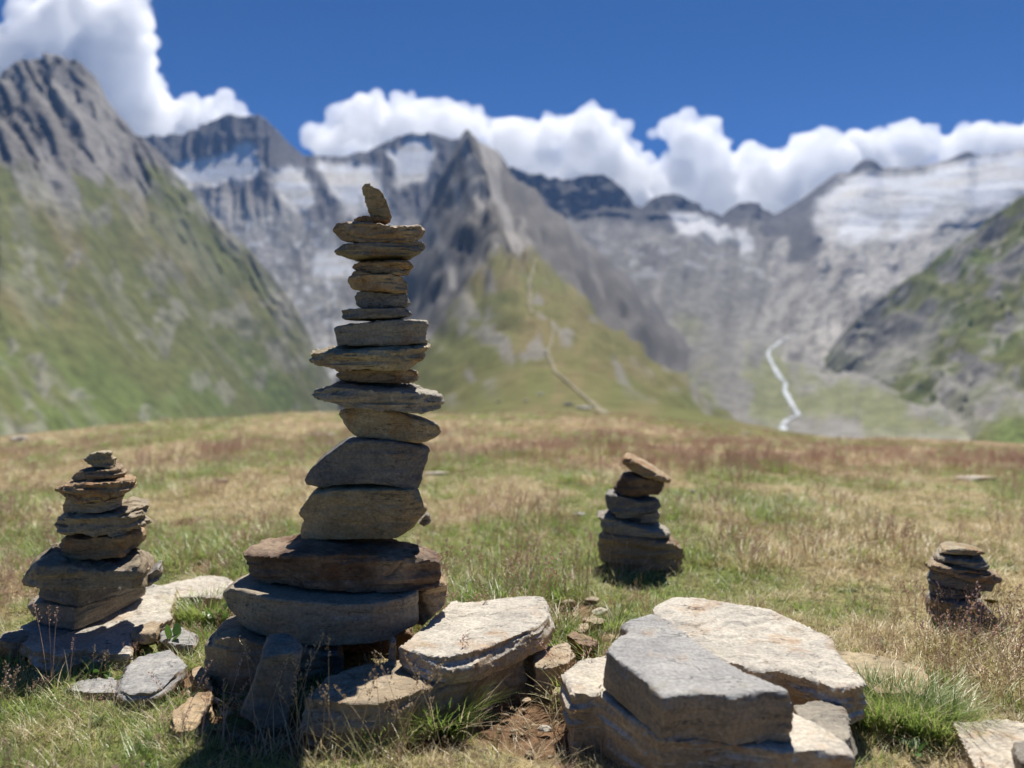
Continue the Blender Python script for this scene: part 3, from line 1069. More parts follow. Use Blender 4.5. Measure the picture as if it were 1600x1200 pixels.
# ------------------------------------------------------------------ haze
bm = bmesh.new()
bmesh.ops.create_cube(bm, size=1.0)
hz = bpy.data.meshes.new('haze')
bm.to_mesh(hz)
bm.free()
haze = bpy.data.objects.new('haze', hz)
C.objects.link(haze)
HX0, HX1, HY0, HY1, HZ0, HZ1 = -8200, 8200, -300, 6700, -700, 2050
haze.scale = (HX1 - HX0, HY1 - HY0, HZ1 - HZ0)
haze.location = ((HX0 + HX1) / 2, (HY0 + HY1) / 2, (HZ0 + HZ1) / 2)
tm = NT('thin_air')
tm.t.nodes.remove(tm.b)
pv = tm.n('VolumePrincipled')
pv.inputs['Color'].default_value = (.30, .52, 1.0, 1)
pv.inputs['Density'].default_value = 3.8e-5
pv.inputs['Anisotropy'].default_value = 0.0
tm.l(pv.outputs[0], tm.out.inputs['Volume'])
hz.materials.append(tm.m)
tag(haze, kind='stuff')

# ------------------------------------------------------------------ stones
PENDING = []          # (object, displacement settings)


def coarse_obj(name, bm, voxel):
    bmesh.ops.recalc_face_normals(bm, faces=bm.faces)
    bmesh.ops.triangulate(bm, faces=bm.faces)
    me = bpy.data.meshes.new(name)
    bm.to_mesh(me)
    bm.free()
    o = bpy.data.objects.new(name, me)
    C.objects.link(o)
    md = o.modifiers.new('r', 'REMESH')
    md.mode = 'VOXEL'
    md.voxel_size = voxel
    return o


def densify(poly, step):
    out = []
    n = len(poly)
    for i in range(n):
        a, b = np.array(poly[i], float), np.array(poly[(i + 1) % n], float)
        k = max(1, int(np.linalg.norm(b - a) / step))
        for j in range(k):
            out.append(a + (b - a) * j / k)
    return np.array(out)


def chip(bm, rr, cen, size, cuts, amount):
    """knock corners off with plane cuts"""
    for _ in range(cuts):
        v = rr.normal(size=3)
        v[2] *= .55
        v /= np.linalg.norm(v)
        ext = max(float(np.dot(np.array(q.co) - cen, v)) for q in bm.verts)
        co = cen + v * (ext - amount * size * rr.uniform(.3, 1))
        g = bm.verts[:] + bm.edges[:] + bm.faces[:]
        bmesh.ops.bisect_plane(bm, geom=g, plane_co=co, plane_no=v, clear_outer=True)
        bd = [e for e in bm.edges if e.is_boundary]
        if bd:
            bmesh.ops.holes_fill(bm, edges=bd)


def facing_stone(name, zoom, poly, yf, depth, mat, label, cat, group, ends=.22, tilt=0.0, yaw=0.0, voxel=.0034, chips=4, chip_amt=.03, rough=1.0, stack=None, lip=.05, seed=None, plan=None):
    """a stone given by the outline of its front face (zoom = origin and scale of the tracing), its front distance and its depth"""
    ox, oy, s = zoom
    rr = np.random.default_rng(seed if seed is not None else abs(hash_str(label)) % 100000)
    fd = (lambda x_: float(np.interp(x_, [q[0] for q in plan], [q[1] for q in plan]))) if plan else (lambda x_: yf)
    step = (max(q[0] for q in poly) - min(q[0] for q in poly)) / 14
    poly = densify(poly, step)
    ph = rr.uniform(0, 6.28)
    um = .5 * (poly[:, 0].min() + poly[:, 0].max())
    uu = (poly[:, 0] - um) / (.5 * np.ptp(poly[:, 0]))
    ee = ends * np.clip((np.abs(uu) - .5) / .5, 0, 1) ** 1.2 + .05 * np.sin(2.3 * uu + ph)
    p3 = np.array([P(ox + q[0] * s, oy + q[1] * s, fd(q[0]) + depth * (.9 * e_ + .1)) for q, e_ in zip(poly, ee)])
    p3[:, 1] = [fd(q[0]) for q in poly]
    pts, fy = p3[:, [0, 2]], p3[:, 1] - yf
    w = np.ptp(pts[:, 0])
    cx = .5 * (pts[:, 0].min() + pts[:, 0].max())
    cz = .5 * (pts[:, 1].min() + pts[:, 1].max())
    ts = [0, .07, .25, .55, .85, 1.0]
    sx = [1 - lip * .35, 1.0, 1.0, .985, .90, .74]
    sz = [1 - lip * .9, .99, 1.0, .98, .93, .80]
    bm = bmesh.new()
    rings = []
    for t_, ax, az in zip(ts, sx, sz):
        e = ee
        yy = yf + depth * (e * (1 - t_) + t_ * (1 - e)) + yaw * (pts[:, 0] - cx) + fy * (1 - .5 * t_)
        xx = cx + (pts[:, 0] - cx) * ax + .7 * cx / yf * (yy - yf - fy - .1 * depth) + .04 * w * rr.uniform(-1, 1) * t_
        zz = cz + (pts[:, 1] - cz) * az + tilt * (yy - yf - fy)
        rings.append([bm.verts.new(q) for q in zip(xx, yy, zz)])
    n = len(pts)
    for a, b in zip(rings[:-1], rings[1:]):
        for i in range(n):
            bm.faces.new((a[i], a[(i + 1) % n], b[(i + 1) % n], b[i]))
    bm.faces.new(rings[0][::-1])
    bm.faces.new(rings[-1])
    chip(bm, rr, np.array([cx, yf + depth / 2, cz]), w, chips, chip_amt)
    o = coarse_obj(name, bm, voxel)
    PENDING.append((o, dict(mat=mat, size=w, seed=int(rr.integers(1e6)), rough=rough, stack=stack)))
    tag(o, label, cat, group, 'thing')
    return o


def hash_str(s):
    h = 0
    for ch in s:
        h = (h * 131 + ord(ch)) & 0x7fffffff
    return h


def slab(name, zoom, top, z0, thick, mat, label, cat, group, a=0.0, b=0.0, ref=(0, 1.3), flare=.0, voxel=.004, chips=3, chip_amt=.03, rough=1.0, bulge=.0, stack=None, seed=None):
    """a slab given by the outline of its upper face, which lies in a (tilted) plane"""
    ox, oy, s = zoom
    rr = np.random.default_rng(seed if seed is not None else abs(hash_str(label)) % 100000)
    pts = np.array([on_plane(ox + q[0] * s, oy + q[1] * s, z0, a, b, ref) for q in top])
    size = max(np.ptp(pts[:, 0]), np.ptp(pts[:, 1]))
    pts = densify(pts, size / 14)
    c = pts.mean(0)
    bm = bmesh.new()
    rings = []
    for k, (f, dz) in enumerate(((.988, 0.0), (1.0, .06), (1.0 + flare * .6 + bulge, .5), (.99 + flare, .9), (.94 + flare, 1.0))):
        q = c + (pts - c) * np.array([f, f, 1.0])
        q = q.copy()
        q[:, 2] = pts[:, 2] - dz * thick + (0 if k else 0)
        q[:, :2] += rr.uniform(-1, 1, size=2) * size * .006 * k
        rings.append([bm.verts.new(p_) for p_ in q])
    n = len(pts)
    for r0, r1 in zip(rings[:-1], rings[1:]):
        for i in range(n):
            bm.faces.new((r0[i], r0[(i + 1) % n], r1[(i + 1) % n], r1[i]))
    bm.faces.new(rings[0][::-1])
    bm.faces.new(rings[-1])
    chip(bm, rr, c - np.array([0, 0, thick / 2]), size, chips, chip_amt)
    o = coarse_obj(name, bm, voxel)
    PENDING.append((o, dict(mat=mat, size=size, seed=int(rr.integers(1e6)), rough=rough, stack=stack)))
    tag(o, label, cat, group, 'thing')
    return o


def roughen(co, no, size, seed, rough, dip=(0, 0)):
    sd = seed % 9973
    p = co + np.array([sd % 97, sd % 89, sd % 83]) * .31
    nz = np.abs(no[:, 2])
    side = 1 - smooth(.45, .9, nz)
    zl = co[:, 2] + dip[0] * co[:, 0] + dip[1] * co[:, 1]
    lum = .007 * size * fbm(p * (3.5 / size), 3, sd)
    lp = np.stack([p[:, 0] * 13, p[:, 1] * 13, zl * 150 + sd], -1)
    lam = .0030 * fbm(lp, 3, sd + 5) * side
    fl = fbm(p * np.array([9, 9, 3]) * (.3 / max(size, .1)) ** .5, 4, sd + 9) * 3.0
    fr = fl - np.floor(fl)
    flake = (np.floor(fl) + smooth(.0, .18, fr) - fl * .55) * .0028 * smooth(.5, .85, nz)
    fine = .0013 * fbm(p * 75, 3, sd + 13)
    crack = -.004 * np.clip(1 - np.abs(noise3(p * np.array([16, 16, 60]), sd + 17)) / .07, 0, 1) * side
    facet = .005 * size * (np.abs(fbm(p * (5 / size), 2, sd + 21)) * 2 - .5)
    th = .012
    lay = zl / th + .8 * noise3(np.stack([p[:, 0] * 6, p[:, 1] * 6, 0 * zl], -1), sd + 25)
    li = np.floor(lay)
    lf = smooth(0, .25, lay - li)
    st0 = noise3(np.stack([p[:, 0] * 11, p[:, 1] * 11, (li - 1) * 7.7], -1), sd + 27)
    st1 = noise3(np.stack([p[:, 0] * 11, p[:, 1] * 11, li * 7.7], -1), sd + 27)
    ledge = .0065 * (st0 * (1 - lf) + st1 * lf) * side * min(1.0, size / .2)
    d = lum + facet + rough * (lam + flake + fine + crack + ledge)
    return co + no * d[:, None]


BUILT = {}


def finish_stones():
    bpy.context.view_layer.update()
    dg = bpy.context.evaluated_depsgraph_get()
    last = {}
    for o, st in PENDING:
        me = bpy.data.meshes.new_from_object(o.evaluated_get(dg))
        st['me'] = me
    for o, st in PENDING:
        me = st['me']
        n = len(me.vertices)
        co = np.empty(n * 3, np.float32)
        no = np.empty(n * 3, np.float32)
        me.vertices.foreach_get('co', co)
        me.vertices.foreach_get('normal', no)
        co, no = co.reshape(-1, 3).astype(float), no.reshape(-1, 3).astype(float)
        co = roughen(co, no, st['size'], st['seed'], st['rough'])
        if st['stack']:
            sup = [last[k] for k in st['stack'][1] if k in last]
            if sup:
                V = np.concatenate([q[0] for q in sup])
                off = np.cumsum([0] + [len(q[0]) for q in sup])
                F = np.concatenate([q[1] + off[i] for i, q in enumerate(sup)])
                bv = BVHTree.FromPolygons(V.tolist(), F.tolist())
                zt, zb = co[:, 2].max(), co[:, 2].min()
                idx = np.where((no[:, 2] < -.15))[0]
                idx = idx[::max(1, len(idx) // 900)]
                gaps = []
                for i in idx:
                    h = bv.ray_cast(Vector((co[i, 0], co[i, 1], co[i, 2] + .06)), Vector((0, 0, -1)), .35)
                    if h[0] is not None and h[1][2] > 0:
                        gaps.append(((co[i, 2] - h[0][2]), (zt - co[i, 2])))
                if gaps:
                    g = np.array(gaps)
                    k = min(np.percentile((g[:, 1] + g[:, 0] + .0015) / np.maximum(g[:, 1], .004), 1.5), 1.6)
                    k = max(k, .62)
                    co[:, 2] = zt - (zt - co[:, 2]) * k
            last[st['stack'][0]] = None
        base = np.array([.5 * (co[:, 0].min() + co[:, 0].max()), .5 * (co[:, 1].min() + co[:, 1].max()), co[:, 2].min()])
        m = len(me.polygons)
        F = np.empty(len(me.loops), np.int32)
        me.loops.foreach_get('vertex_index', F)
        F = F.reshape(-1, 4)
        if st['stack']:
            last[st['stack'][0]] = (co.copy(), F)
        me.vertices.foreach_set('co', (co - base).astype(np.float32).ravel())
        me.polygons.foreach_set('use_smooth', np.ones(m, dtype=bool))
        me.update()
        me.set_sharp_from_angle(angle=R(38))
        me.materials.append(st['mat'])
        o.modifiers.clear()
        o.data = me
        me.name = o.name
        o.location = base


Z1, Z2, Z3 = (440, 270, .25), (440, 540, .25), (300, 800, .375)
Z4, Z5 = (0, 680, .31667), (860, 900, .4625)
Z6, Z7, Z8 = (880, 690, .175), (1400, 830, .14167), (0, 960, .25)
FS = facing_stone
G_T, G_TB = 'stones of the tall cairn', 'slabs at the foot of the tall cairn'
G_L, G_M, G_R = 'stones of the cairn beside the tall one', 'stones of the leaning cairn in the grass', 'stones of the smallest cairn'
G_G = 'slabs lying in front of the meadow'

# --- slabs under the tall cairn
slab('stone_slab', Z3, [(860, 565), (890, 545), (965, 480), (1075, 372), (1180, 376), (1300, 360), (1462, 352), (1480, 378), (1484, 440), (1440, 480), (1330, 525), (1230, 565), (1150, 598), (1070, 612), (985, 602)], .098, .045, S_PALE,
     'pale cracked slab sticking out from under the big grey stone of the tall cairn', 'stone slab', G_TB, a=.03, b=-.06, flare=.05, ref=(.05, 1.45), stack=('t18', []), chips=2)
slab('stone_slab', Z3, [(470, 775), (560, 695), (720, 640), (870, 610), (1100, 600), (1290, 560), (1365, 565), (1385, 600), (1310, 622), (1230, 655), (1140, 695), (1000, 740), (890, 780), (800, 800), (640, 800)], .058, .085, S_TAN,
     'long tan slab half in shade, lowest of the slabs before the tall cairn', 'stone slab', G_TB, flare=.02, b=-.05, ref=(-.1, 1.35), bulge=.02, stack=('t19', []), chips=2)
FS('stone', Z3, [(60, 600), (75, 545), (105, 515), (190, 505), (330, 540), (470, 560), (600, 590), (600, 700), (480, 760), (230, 790), (90, 770), (62, 680)], 1.37, .20, S_GREY,
   'dark knobbly stone wedged under the curved end of the big grey stone', 'stone', G_TB, stack=('t21', []), chips=2, rough=.6)
FS('stone', Z3, [(205, 860), (240, 760), (272, 665), (290, 602), (330, 585), (385, 578), (455, 590), (468, 602), (445, 690), (428, 760), (412, 830), (400, 900), (300, 900)], 1.24, .07, S_GREY,
   'narrow grey stone leaning upright against the foot of the tall cairn', 'stone', G_TB, ends=.2, tilt=.25, chips=1, rough=.4)
FS('stone', Z3, [(480, 610), (520, 590), (600, 585), (640, 600), (640, 700), (560, 720), (480, 760)], 1.40, .10, S_BLUE,
   'blue grey stone in the dark hollow under the tall cairn', 'stone', G_TB, chips=1)
FS('stone', Z3, [(818, 560), (830, 535), (852, 540), (858, 600), (850, 645), (815, 645)], 1.33, .03, S_GREY,
   'thin upright stone chip propped beneath the big grey stone', 'stone', G_TB, chips=0, voxel=.003)
FS('stone', Z3, [(930, 330), (965, 318), (1040, 283), (1056, 290), (1076, 340), (1062, 378), (1010, 430), (960, 475), (930, 470)], 1.50, .12, S_TAN,
   'tan stone peeping out behind the big grey stone', 'stone', G_TB, chips=1, seed=5)

FS('stone', Z3, [(420, 470), (900, 470), (960, 560), (900, 660), (480, 690), (400, 600)], 1.56, .16, S_DKBRN,
   'dark stone deep in the hollow beneath the big grey stone', 'stone', G_TB, chips=2)

# --- the tall cairn, bottom to top
FS('stone', Z3, [(140, 345), (150, 322), (175, 305), (240, 318), (340, 345), (480, 362), (620, 372), (760, 368), (880, 350), (962, 325), (966, 400), (968, 470), (940, 490), (880, 520), (860, 545), (760, 558), (600, 575), (520, 570), (430, 555), (330, 530), (240, 500), (205, 460), (180, 420), (160, 385)],
   1.40, .22, S_GREY, 'big grey boat shaped stone, the widest, carrying the tall cairn', 'stone', G_T, ends=.28, stack=('a', ['t18', 't21']), voxel=.004, chips=2, rough=.35, tilt=.0, lip=.03)
FS('stone', Z3, [(215, 178), (250, 172), (355, 180), (420, 165), (560, 168), (760, 172), (960, 182), (1030, 196), (1044, 215), (1046, 300), (1000, 318), (850, 325), (600, 315), (450, 299), (350, 292), (290, 284), (250, 245), (230, 215)],
   1.46, .17, S_DKBRN, 'dark red brown slab lying on the big grey stone of the tall cairn', 'stone', G_T, ends=.15, tilt=.03, stack=('b', ['a']), voxel=.0036, chips=3, rough=1.2, lip=.02)
FS('stone', Z2, [(122, 1042), (140, 1002), (200, 925), (230, 905), (320, 895), (500, 885), (700, 893), (820, 902), (862, 925), (886, 975), (925, 1012), (900, 1060), (860, 1110), (800, 1160), (755, 1190), (600, 1197), (140, 1195), (130, 1150), (152, 1082)],
   1.52, .19, S_OLIVE, 'thick brown block with a chipped corner, third stone of the tall cairn', 'stone', G_T, ends=.2, stack=('c', ['b']), chips=5, rough=.45)
FS('stone', Z2, [(163, 825), (175, 772), (250, 702), (330, 645), (400, 600), (500, 580), (640, 590), (840, 616), (930, 628), (937, 652), (905, 762), (862, 870), (820, 882), (720, 866), (640, 852), (520, 846), (420, 850), (330, 860), (260, 868), (165, 850)],
   1.54, .17, S_BLUE, 'thick dark stone with a slanting end, fourth up the tall cairn', 'stone', G_T, stack=('d', ['c']), chips=4, rough=.45)
FS('stone', Z2, [(378, 440), (386, 405), (430, 382), (520, 380), (690, 397), (750, 412), (800, 447), (900, 467), (990, 500), (1008, 540), (965, 580), (880, 608), (780, 602), (660, 585), (560, 575), (480, 565), (435, 525), (400, 480)],
   1.55, .15, S_OLIVE, 'smooth rounded olive stone sloping to one side, fifth up the tall cairn', 'stone', G_T, stack=('e', ['d']), chips=0, rough=.35, lip=.09)
FS('stone', Z2, [(186, 308), (205, 290), (290, 280), (340, 256), (500, 265), (700, 278), (880, 300), (960, 318), (1010, 325), (1022, 350), (1000, 382), (880, 405), (700, 395), (540, 380), (380, 362), (280, 345), (200, 325)],
   1.54, .16, S_GREY, 'wide thin slab with two sunlit tips in the middle of the tall cairn', 'stone', G_T, stack=('f', ['e']), chips=2, rough=1.2, tilt=.10)
FS('stone', Z2, [(358, 198), (370, 176), (430, 164), (500, 158), (640, 160), (780, 168), (850, 178), (870, 215), (860, 250), (820, 273), (650, 268), (480, 262), (370, 245)],
   1.57, .12, S_BROWN, 'short brown stone between the two wide tipped slabs of the tall cairn', 'stone', G_T, stack=('g', ['f']), chips=3)
FS('stone', Z2, [(175, 88), (190, 68), (270, 50), (360, 45), (600, 35), (910, 22), (942, 24), (905, 78), (850, 115), (800, 148), (770, 158), (640, 155), (500, 152), (370, 166), (260, 135), (185, 108)],
   1.53, .17, S_OLIVE, 'wide jagged slab with sunlit ends below the thick flat stone of the tall cairn', 'stone', G_T, stack=('h', ['g']), chips=2, rough=1.3, tilt=.12)
FS('stone', Z1, [(328, 988), (345, 970), (430, 958), (520, 945), (700, 928), (800, 925), (922, 936), (917, 990), (905, 1050), (920, 1085), (780, 1100), (640, 1104), (500, 1105), (350, 1108), (342, 1050)],
   1.56, .15, S_GREY, 'thick flat pitted grey stone midway up the tall cairn', 'stone', G_T, ends=.15, stack=('i', ['h']), chips=2, rough=.5, tilt=.08)
FS('stone', Z1, [(378, 895), (385, 865), (430, 853), (600, 852), (780, 850), (822, 890), (815, 915), (730, 925), (640, 930), (520, 938), (400, 942), (380, 925)],
   1.57, .12, S_BLUE, 'smooth blue grey bar shaped stone on the thick flat stone', 'stone', G_T, stack=('j', ['i']), chips=1, rough=.6)
FS('stone', Z1, [(460, 782), (478, 752), (540, 742), (660, 750), (780, 760), (797, 785), (812, 812), (790, 828), (740, 840), (600, 845), (510, 838), (472, 812)],
   1.58, .10, S_BLUE, 'small rounded dark stone with a split edge, seventh from the top of the tall cairn', 'stone', G_T, stack=('k', ['j']), chips=1, lip=.09)
FS('stone', Z1, [(425, 690), (435, 650), (460, 620), (520, 628), (700, 640), (750, 652), (812, 710), (785, 755), (700, 752), (560, 740), (440, 718)],
   1.57, .12, S_BROWN, 'dark brown angular stone, sixth from the top of the tall cairn', 'stone', G_T, stack=('l', ['k']), chips=3)
FS('stone', Z1, [(442, 597), (470, 567), (560, 556), (700, 557), (790, 560), (822, 597), (790, 630), (700, 633), (580, 630), (480, 625)],
   1.58, .11, S_BROWN, 'thin brown stone with a bright chipped end, fifth from the top of the tall cairn', 'stone', G_T, stack=('m', ['l']), chips=2, rough=1.3, tilt=.10)
FS('stone', Z1, [(340, 512), (365, 480), (395, 457), (600, 446), (830, 435), (880, 430), (912, 460), (890, 500), (815, 547), (640, 553), (470, 557), (400, 540)],
   1.56, .14, S_BLUE, 'long dark slate with two pointed ends, fourth from the top of the tall cairn', 'stone', G_T, stack=('n', ['m']), chips=2, rough=.8)
FS('stone', Z1, [(330, 362), (370, 342), (450, 333), (560, 333), (670, 350), (730, 352), (870, 350), (910, 380), (895, 402), (850, 425), (770, 437), (640, 441), (500, 442), (385, 425), (360, 400)],
   1.56, .14, S_BROWN, 'broken brown slab with a sunlit flaky end, third from the top of the tall cairn', 'stone', G_T, stack=('o', ['n']), chips=2, rough=1.4, tilt=.13)
FS('stone', Z1, [(458, 302), (510, 274), (560, 277), (640, 290), (692, 297), (692, 308), (675, 330), (560, 334), (465, 324)],
   1.60, .07, S_BROWN, 'small thin dark stone just under the upright top stone of the tall cairn', 'stone', G_T, stack=('p', ['o']), chips=1, voxel=.003)
FS('stone', Z1, [(505, 97), (515, 76), (545, 66), (580, 92), (630, 120), (652, 165), (672, 220), (688, 272), (685, 296), (620, 288), (556, 276), (545, 240), (528, 190), (512, 140)],
   1.61, .04, S_OLIVE, 'upright pointed stone leaning on the very top of the tall cairn', 'stone', G_T, ends=.1, stack=('q', ['p']), chips=1, voxel=.003, rough=.7)
FS('stone', Z2, [(850, 1120), (880, 1075), (910, 1050), (940, 1090), (935, 1110), (890, 1130)], 1.66, .05, S_GREY, 'small grey chip showing behind the chipped brown block', 'stone', G_T, chips=1, voxel=.003, stack=('c2', ['b']))

# --- cairn to the left
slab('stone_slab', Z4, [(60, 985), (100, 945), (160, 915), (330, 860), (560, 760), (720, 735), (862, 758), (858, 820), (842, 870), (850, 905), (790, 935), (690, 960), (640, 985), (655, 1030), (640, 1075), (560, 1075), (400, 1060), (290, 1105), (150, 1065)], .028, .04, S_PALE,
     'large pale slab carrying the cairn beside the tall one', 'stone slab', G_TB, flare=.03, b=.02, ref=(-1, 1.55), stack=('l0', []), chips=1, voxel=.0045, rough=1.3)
slab('stone_slab', Z4, [(760, 745), (880, 715), (1000, 690), (1100, 695), (1170, 722), (1130, 770), (1090, 805), (960, 800), (870, 800), (820, 780)], .03, .05, S_PALE,
     'pale flat slab in the grass between the two largest cairns', 'stone slab', G_TB, flare=.04, chips=1)
slab('stone', Z4, [(0, 985), (20, 962), (110, 955), (148, 985), (120, 1010), (60, 1025), (0, 1020)], .03, .05, S_GREY, 'small grey stone at the edge of the slab of the side cairn', 'stone', G_TB, flare=.04, chips=1)
FS('stone', Z4, [(150, 845), (170, 828), (220, 822), (330, 835), (385, 842), (480, 820), (600, 790), (722, 745), (714, 812), (660, 850), (600, 890), (510, 940), (420, 988), (370, 997), (280, 985), (200, 960), (175, 900)],
   1.53, .16, S_GREY, 'thick grey block at the bottom of the side cairn', 'stone', G_L, ends=.04, plan=[(150, 1.64), (375, 1.585), (720, 1.80)], stack=('l1', ['l0']), chips=1, rough=.35, lip=.03)
FS('stone', Z4, [(195, 775), (215, 745), (250, 728), (420, 742), (600, 725), (735, 700), (728, 740), (600, 785), (480, 815), (400, 836), (330, 825), (200, 792)],
   1.54, .17, S_BLUE, 'grey slab second from the bottom of the side cairn', 'stone', G_L, ends=.04, plan=[(195, 1.63), (385, 1.585), (735, 1.78)], stack=('l2', ['l1']), chips=1, lip=.03, rough=.5)
FS('stone', Z4, [(700, 700), (740, 685), (780, 657), (815, 685), (775, 715), (735, 737), (700, 735)], 1.60, .08, S_PALEG, 'small pale stone tip poking out of the side cairn', 'stone', G_L, chips=1, voxel=.003, stack=('l2b', ['l1']))
FS('stone', Z4, [(125, 660), (150, 635), (190, 630), (300, 632), (450, 640), (600, 632), (690, 620), (768, 600), (766, 640), (722, 684), (650, 690), (500, 692), (350, 690), (190, 692), (140, 680)],
   1.50, .17, S_GREY, 'wide pale tipped slab, third from the bottom of the side cairn', 'stone', G_L, ends=.06, plan=[(125, 1.56), (190, 1.50), (700, 1.53), (768, 1.64)], stack=('l3', ['l2']), chips=2, tilt=.04, rough=1.2, lip=.02)
FS('stone', Z4, [(305, 525), (330, 505), (470, 500), (600, 492), (690, 475), (722, 465), (722, 495), (690, 520), (650, 545), (610, 570), (500, 580), (360, 587), (322, 562)],
   1.56, .14, S_BROWN, 'brown stone with a sharp slanted edge in the middle of the side cairn', 'stone', G_L, stack=('l4', ['l3']), chips=2, ends=.08, plan=[(305, 1.57), (360, 1.55), (605, 1.55), (722, 1.66)])
FS('stone', Z4, [(278, 442), (300, 418), (335, 402), (480, 402), (600, 385), (660, 362), (755, 350), (768, 372), (750, 430), (690, 455), (640, 470), (560, 487), (450, 486), (340, 483), (300, 465)],
   1.55, .15, S_GREY, 'layered stone with a sunlit ragged end, sixth from the top of the side cairn', 'stone', G_L, stack=('l5', ['l4']), chips=2, rough=1.8, tilt=.05, ends=.12, plan=[(278, 1.57), (340, 1.55), (620, 1.56), (768, 1.62)])
FS('stone', Z4, [(330, 370), (345, 325), (410, 345), (500, 335), (580, 312), (630, 300), (632, 345), (600, 370), (540, 388), (480, 400), (340, 402)],
   1.57, .12, S_TAN, 'tan wedge stone with a sunlit top in the side cairn', 'stone', G_L, stack=('l6', ['l5']), chips=2, tilt=.08, lip=.02)
FS('stone', Z4, [(305, 258), (330, 245), (400, 238), (600, 232), (700, 225), (706, 242), (640, 265), (520, 290), (450, 300), (380, 305), (345, 282)],
   1.56, .14, S_BROWN, 'wide thin rusty slab, third from the top of the side cairn', 'stone', G_L, stack=('l7', ['l6']), chips=2, rough=1.3, tilt=.03)
FS('stone', Z4, [(370, 207), (400, 180), (480, 170), (600, 168), (645, 188), (600, 206), (500, 216), (380, 220)],
   1.58, .10, S_BROWN, 'small flat stone, second from the top of the side cairn', 'stone', G_L, stack=('l8', ['l7']), chips=1, voxel=.003)
FS('stone', Z4, [(425, 118), (450, 94), (500, 88), (545, 92), (575, 118), (578, 148), (540, 163), (480, 165), (440, 147)],
   1.60, .06, S_OLIVE, 'little rounded stone topping the side cairn', 'stone', G_L, stack=('l9', ['l8']), chips=0, lip=.12, voxel=.003)

# --- stones in the left foreground
slab('stone', Z8, [(745, 400), (800, 320), (850, 265), (950, 235), (1060, 212), (1120, 265), (1168, 325), (1130, 360), (1080, 400), (1000, 470), (930, 495), (800, 505), (730, 470)], .024, .05, S_PALEG,
     'pale pointed slab in the grass in front of the side cairn', 'stone slab', G_TB, flare=.03, chips=2, a=.05, ref=(-.6, 1.35))
slab('stone', Z8, [(400, 470), (440, 425), (560, 405), (700, 400), (740, 430), (735, 500), (560, 500)], .008, .03, S_PALEG, 'low pale stone half hidden by grass beside the pale pointed slab', 'stone', G_TB, chips=1)
slab('stone', Z8, [(1060, 610), (1120, 560), (1230, 490), (1310, 475), (1352, 540), (1300, 610), (1240, 690), (1180, 740), (1090, 730)], .018, .045, S_TAN, 'striped tan stone sunk in dry grass at the foot of the pale slab', 'stone', G_TB, chips=2, rough=1.6, a=-.2, ref=(-.5, 1.25))
slab('stone', Z8, [(1190, 345), (1260, 320), (1310, 370), (1330, 450), (1280, 470), (1200, 400)], .02, .04, S_TAN, 'small tan stone beside the dark knobbly stone', 'stone', G_TB, chips=1, voxel=.004)
slab('stone', Z8, [(815, 110), (850, 70), (960, 30), (1000, 60), (980, 110), (900, 130)], .043, .02, S_TAN, 'tan flake lying on the large pale slab', 'stone', G_TB, chips=1, voxel=.004)
slab('stone', Z8, [(1000, 110), (1120, 80), (1240, 130), (1200, 190), (1080, 180), (1010, 160)], .014, .03, S_PALEG, 'flat pale stone next to the green leaves between the cairns', 'stone', G_TB, chips=1, voxel=.004)

# --- slabs on the right
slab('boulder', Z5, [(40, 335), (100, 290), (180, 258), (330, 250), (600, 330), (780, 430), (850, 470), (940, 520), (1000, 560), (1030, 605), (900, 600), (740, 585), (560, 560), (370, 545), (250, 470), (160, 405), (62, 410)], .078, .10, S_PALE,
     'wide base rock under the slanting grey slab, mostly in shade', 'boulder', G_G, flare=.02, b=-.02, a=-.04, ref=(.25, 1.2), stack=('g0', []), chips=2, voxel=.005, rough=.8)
slab('boulder', Z5, [(820, 440), (900, 415), (990, 425), (1012, 480), (1022, 540), (990, 570), (900, 520), (840, 480)], .07, .09, S_GREY, 'rounded shaded rock tucked beneath the speckled slab', 'boulder', G_G, flare=.02, chips=1, bulge=.03)
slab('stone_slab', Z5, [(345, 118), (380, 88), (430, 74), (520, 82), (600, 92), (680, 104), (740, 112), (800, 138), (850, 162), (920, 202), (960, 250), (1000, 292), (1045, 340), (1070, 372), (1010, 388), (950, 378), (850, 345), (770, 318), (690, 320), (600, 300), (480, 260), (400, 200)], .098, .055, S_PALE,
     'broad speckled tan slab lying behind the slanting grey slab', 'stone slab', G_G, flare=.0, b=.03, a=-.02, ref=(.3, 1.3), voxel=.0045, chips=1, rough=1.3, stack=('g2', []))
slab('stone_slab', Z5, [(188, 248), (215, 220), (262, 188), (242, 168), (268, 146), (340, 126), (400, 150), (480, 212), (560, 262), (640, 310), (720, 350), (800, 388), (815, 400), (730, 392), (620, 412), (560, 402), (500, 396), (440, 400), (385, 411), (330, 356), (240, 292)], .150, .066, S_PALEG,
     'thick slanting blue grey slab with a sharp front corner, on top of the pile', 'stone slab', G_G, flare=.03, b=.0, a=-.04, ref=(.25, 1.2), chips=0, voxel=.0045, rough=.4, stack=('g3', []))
slab('stone_slab', Z5, [(940, 258), (1010, 255), (1080, 266), (1180, 285), (1250, 312), (1288, 348), (1272, 400), (1180, 398), (1100, 392), (1040, 350)], .03, .04, S_OLIVE, 'flat lichen spotted slab sunk in the grass past the speckled slab', 'stone slab', G_G, chips=1)
slab('stone_slab', Z5, [(1362, 492), (1430, 486), (1520, 485), (1640, 498), (1700, 560), (1650, 640), (1500, 680), (1430, 640), (1392, 565)], .035, .06, S_PALE, 'pale flat slab at the corner beside the green grass tuft', 'stone slab', G_G, chips=1, flare=.02)
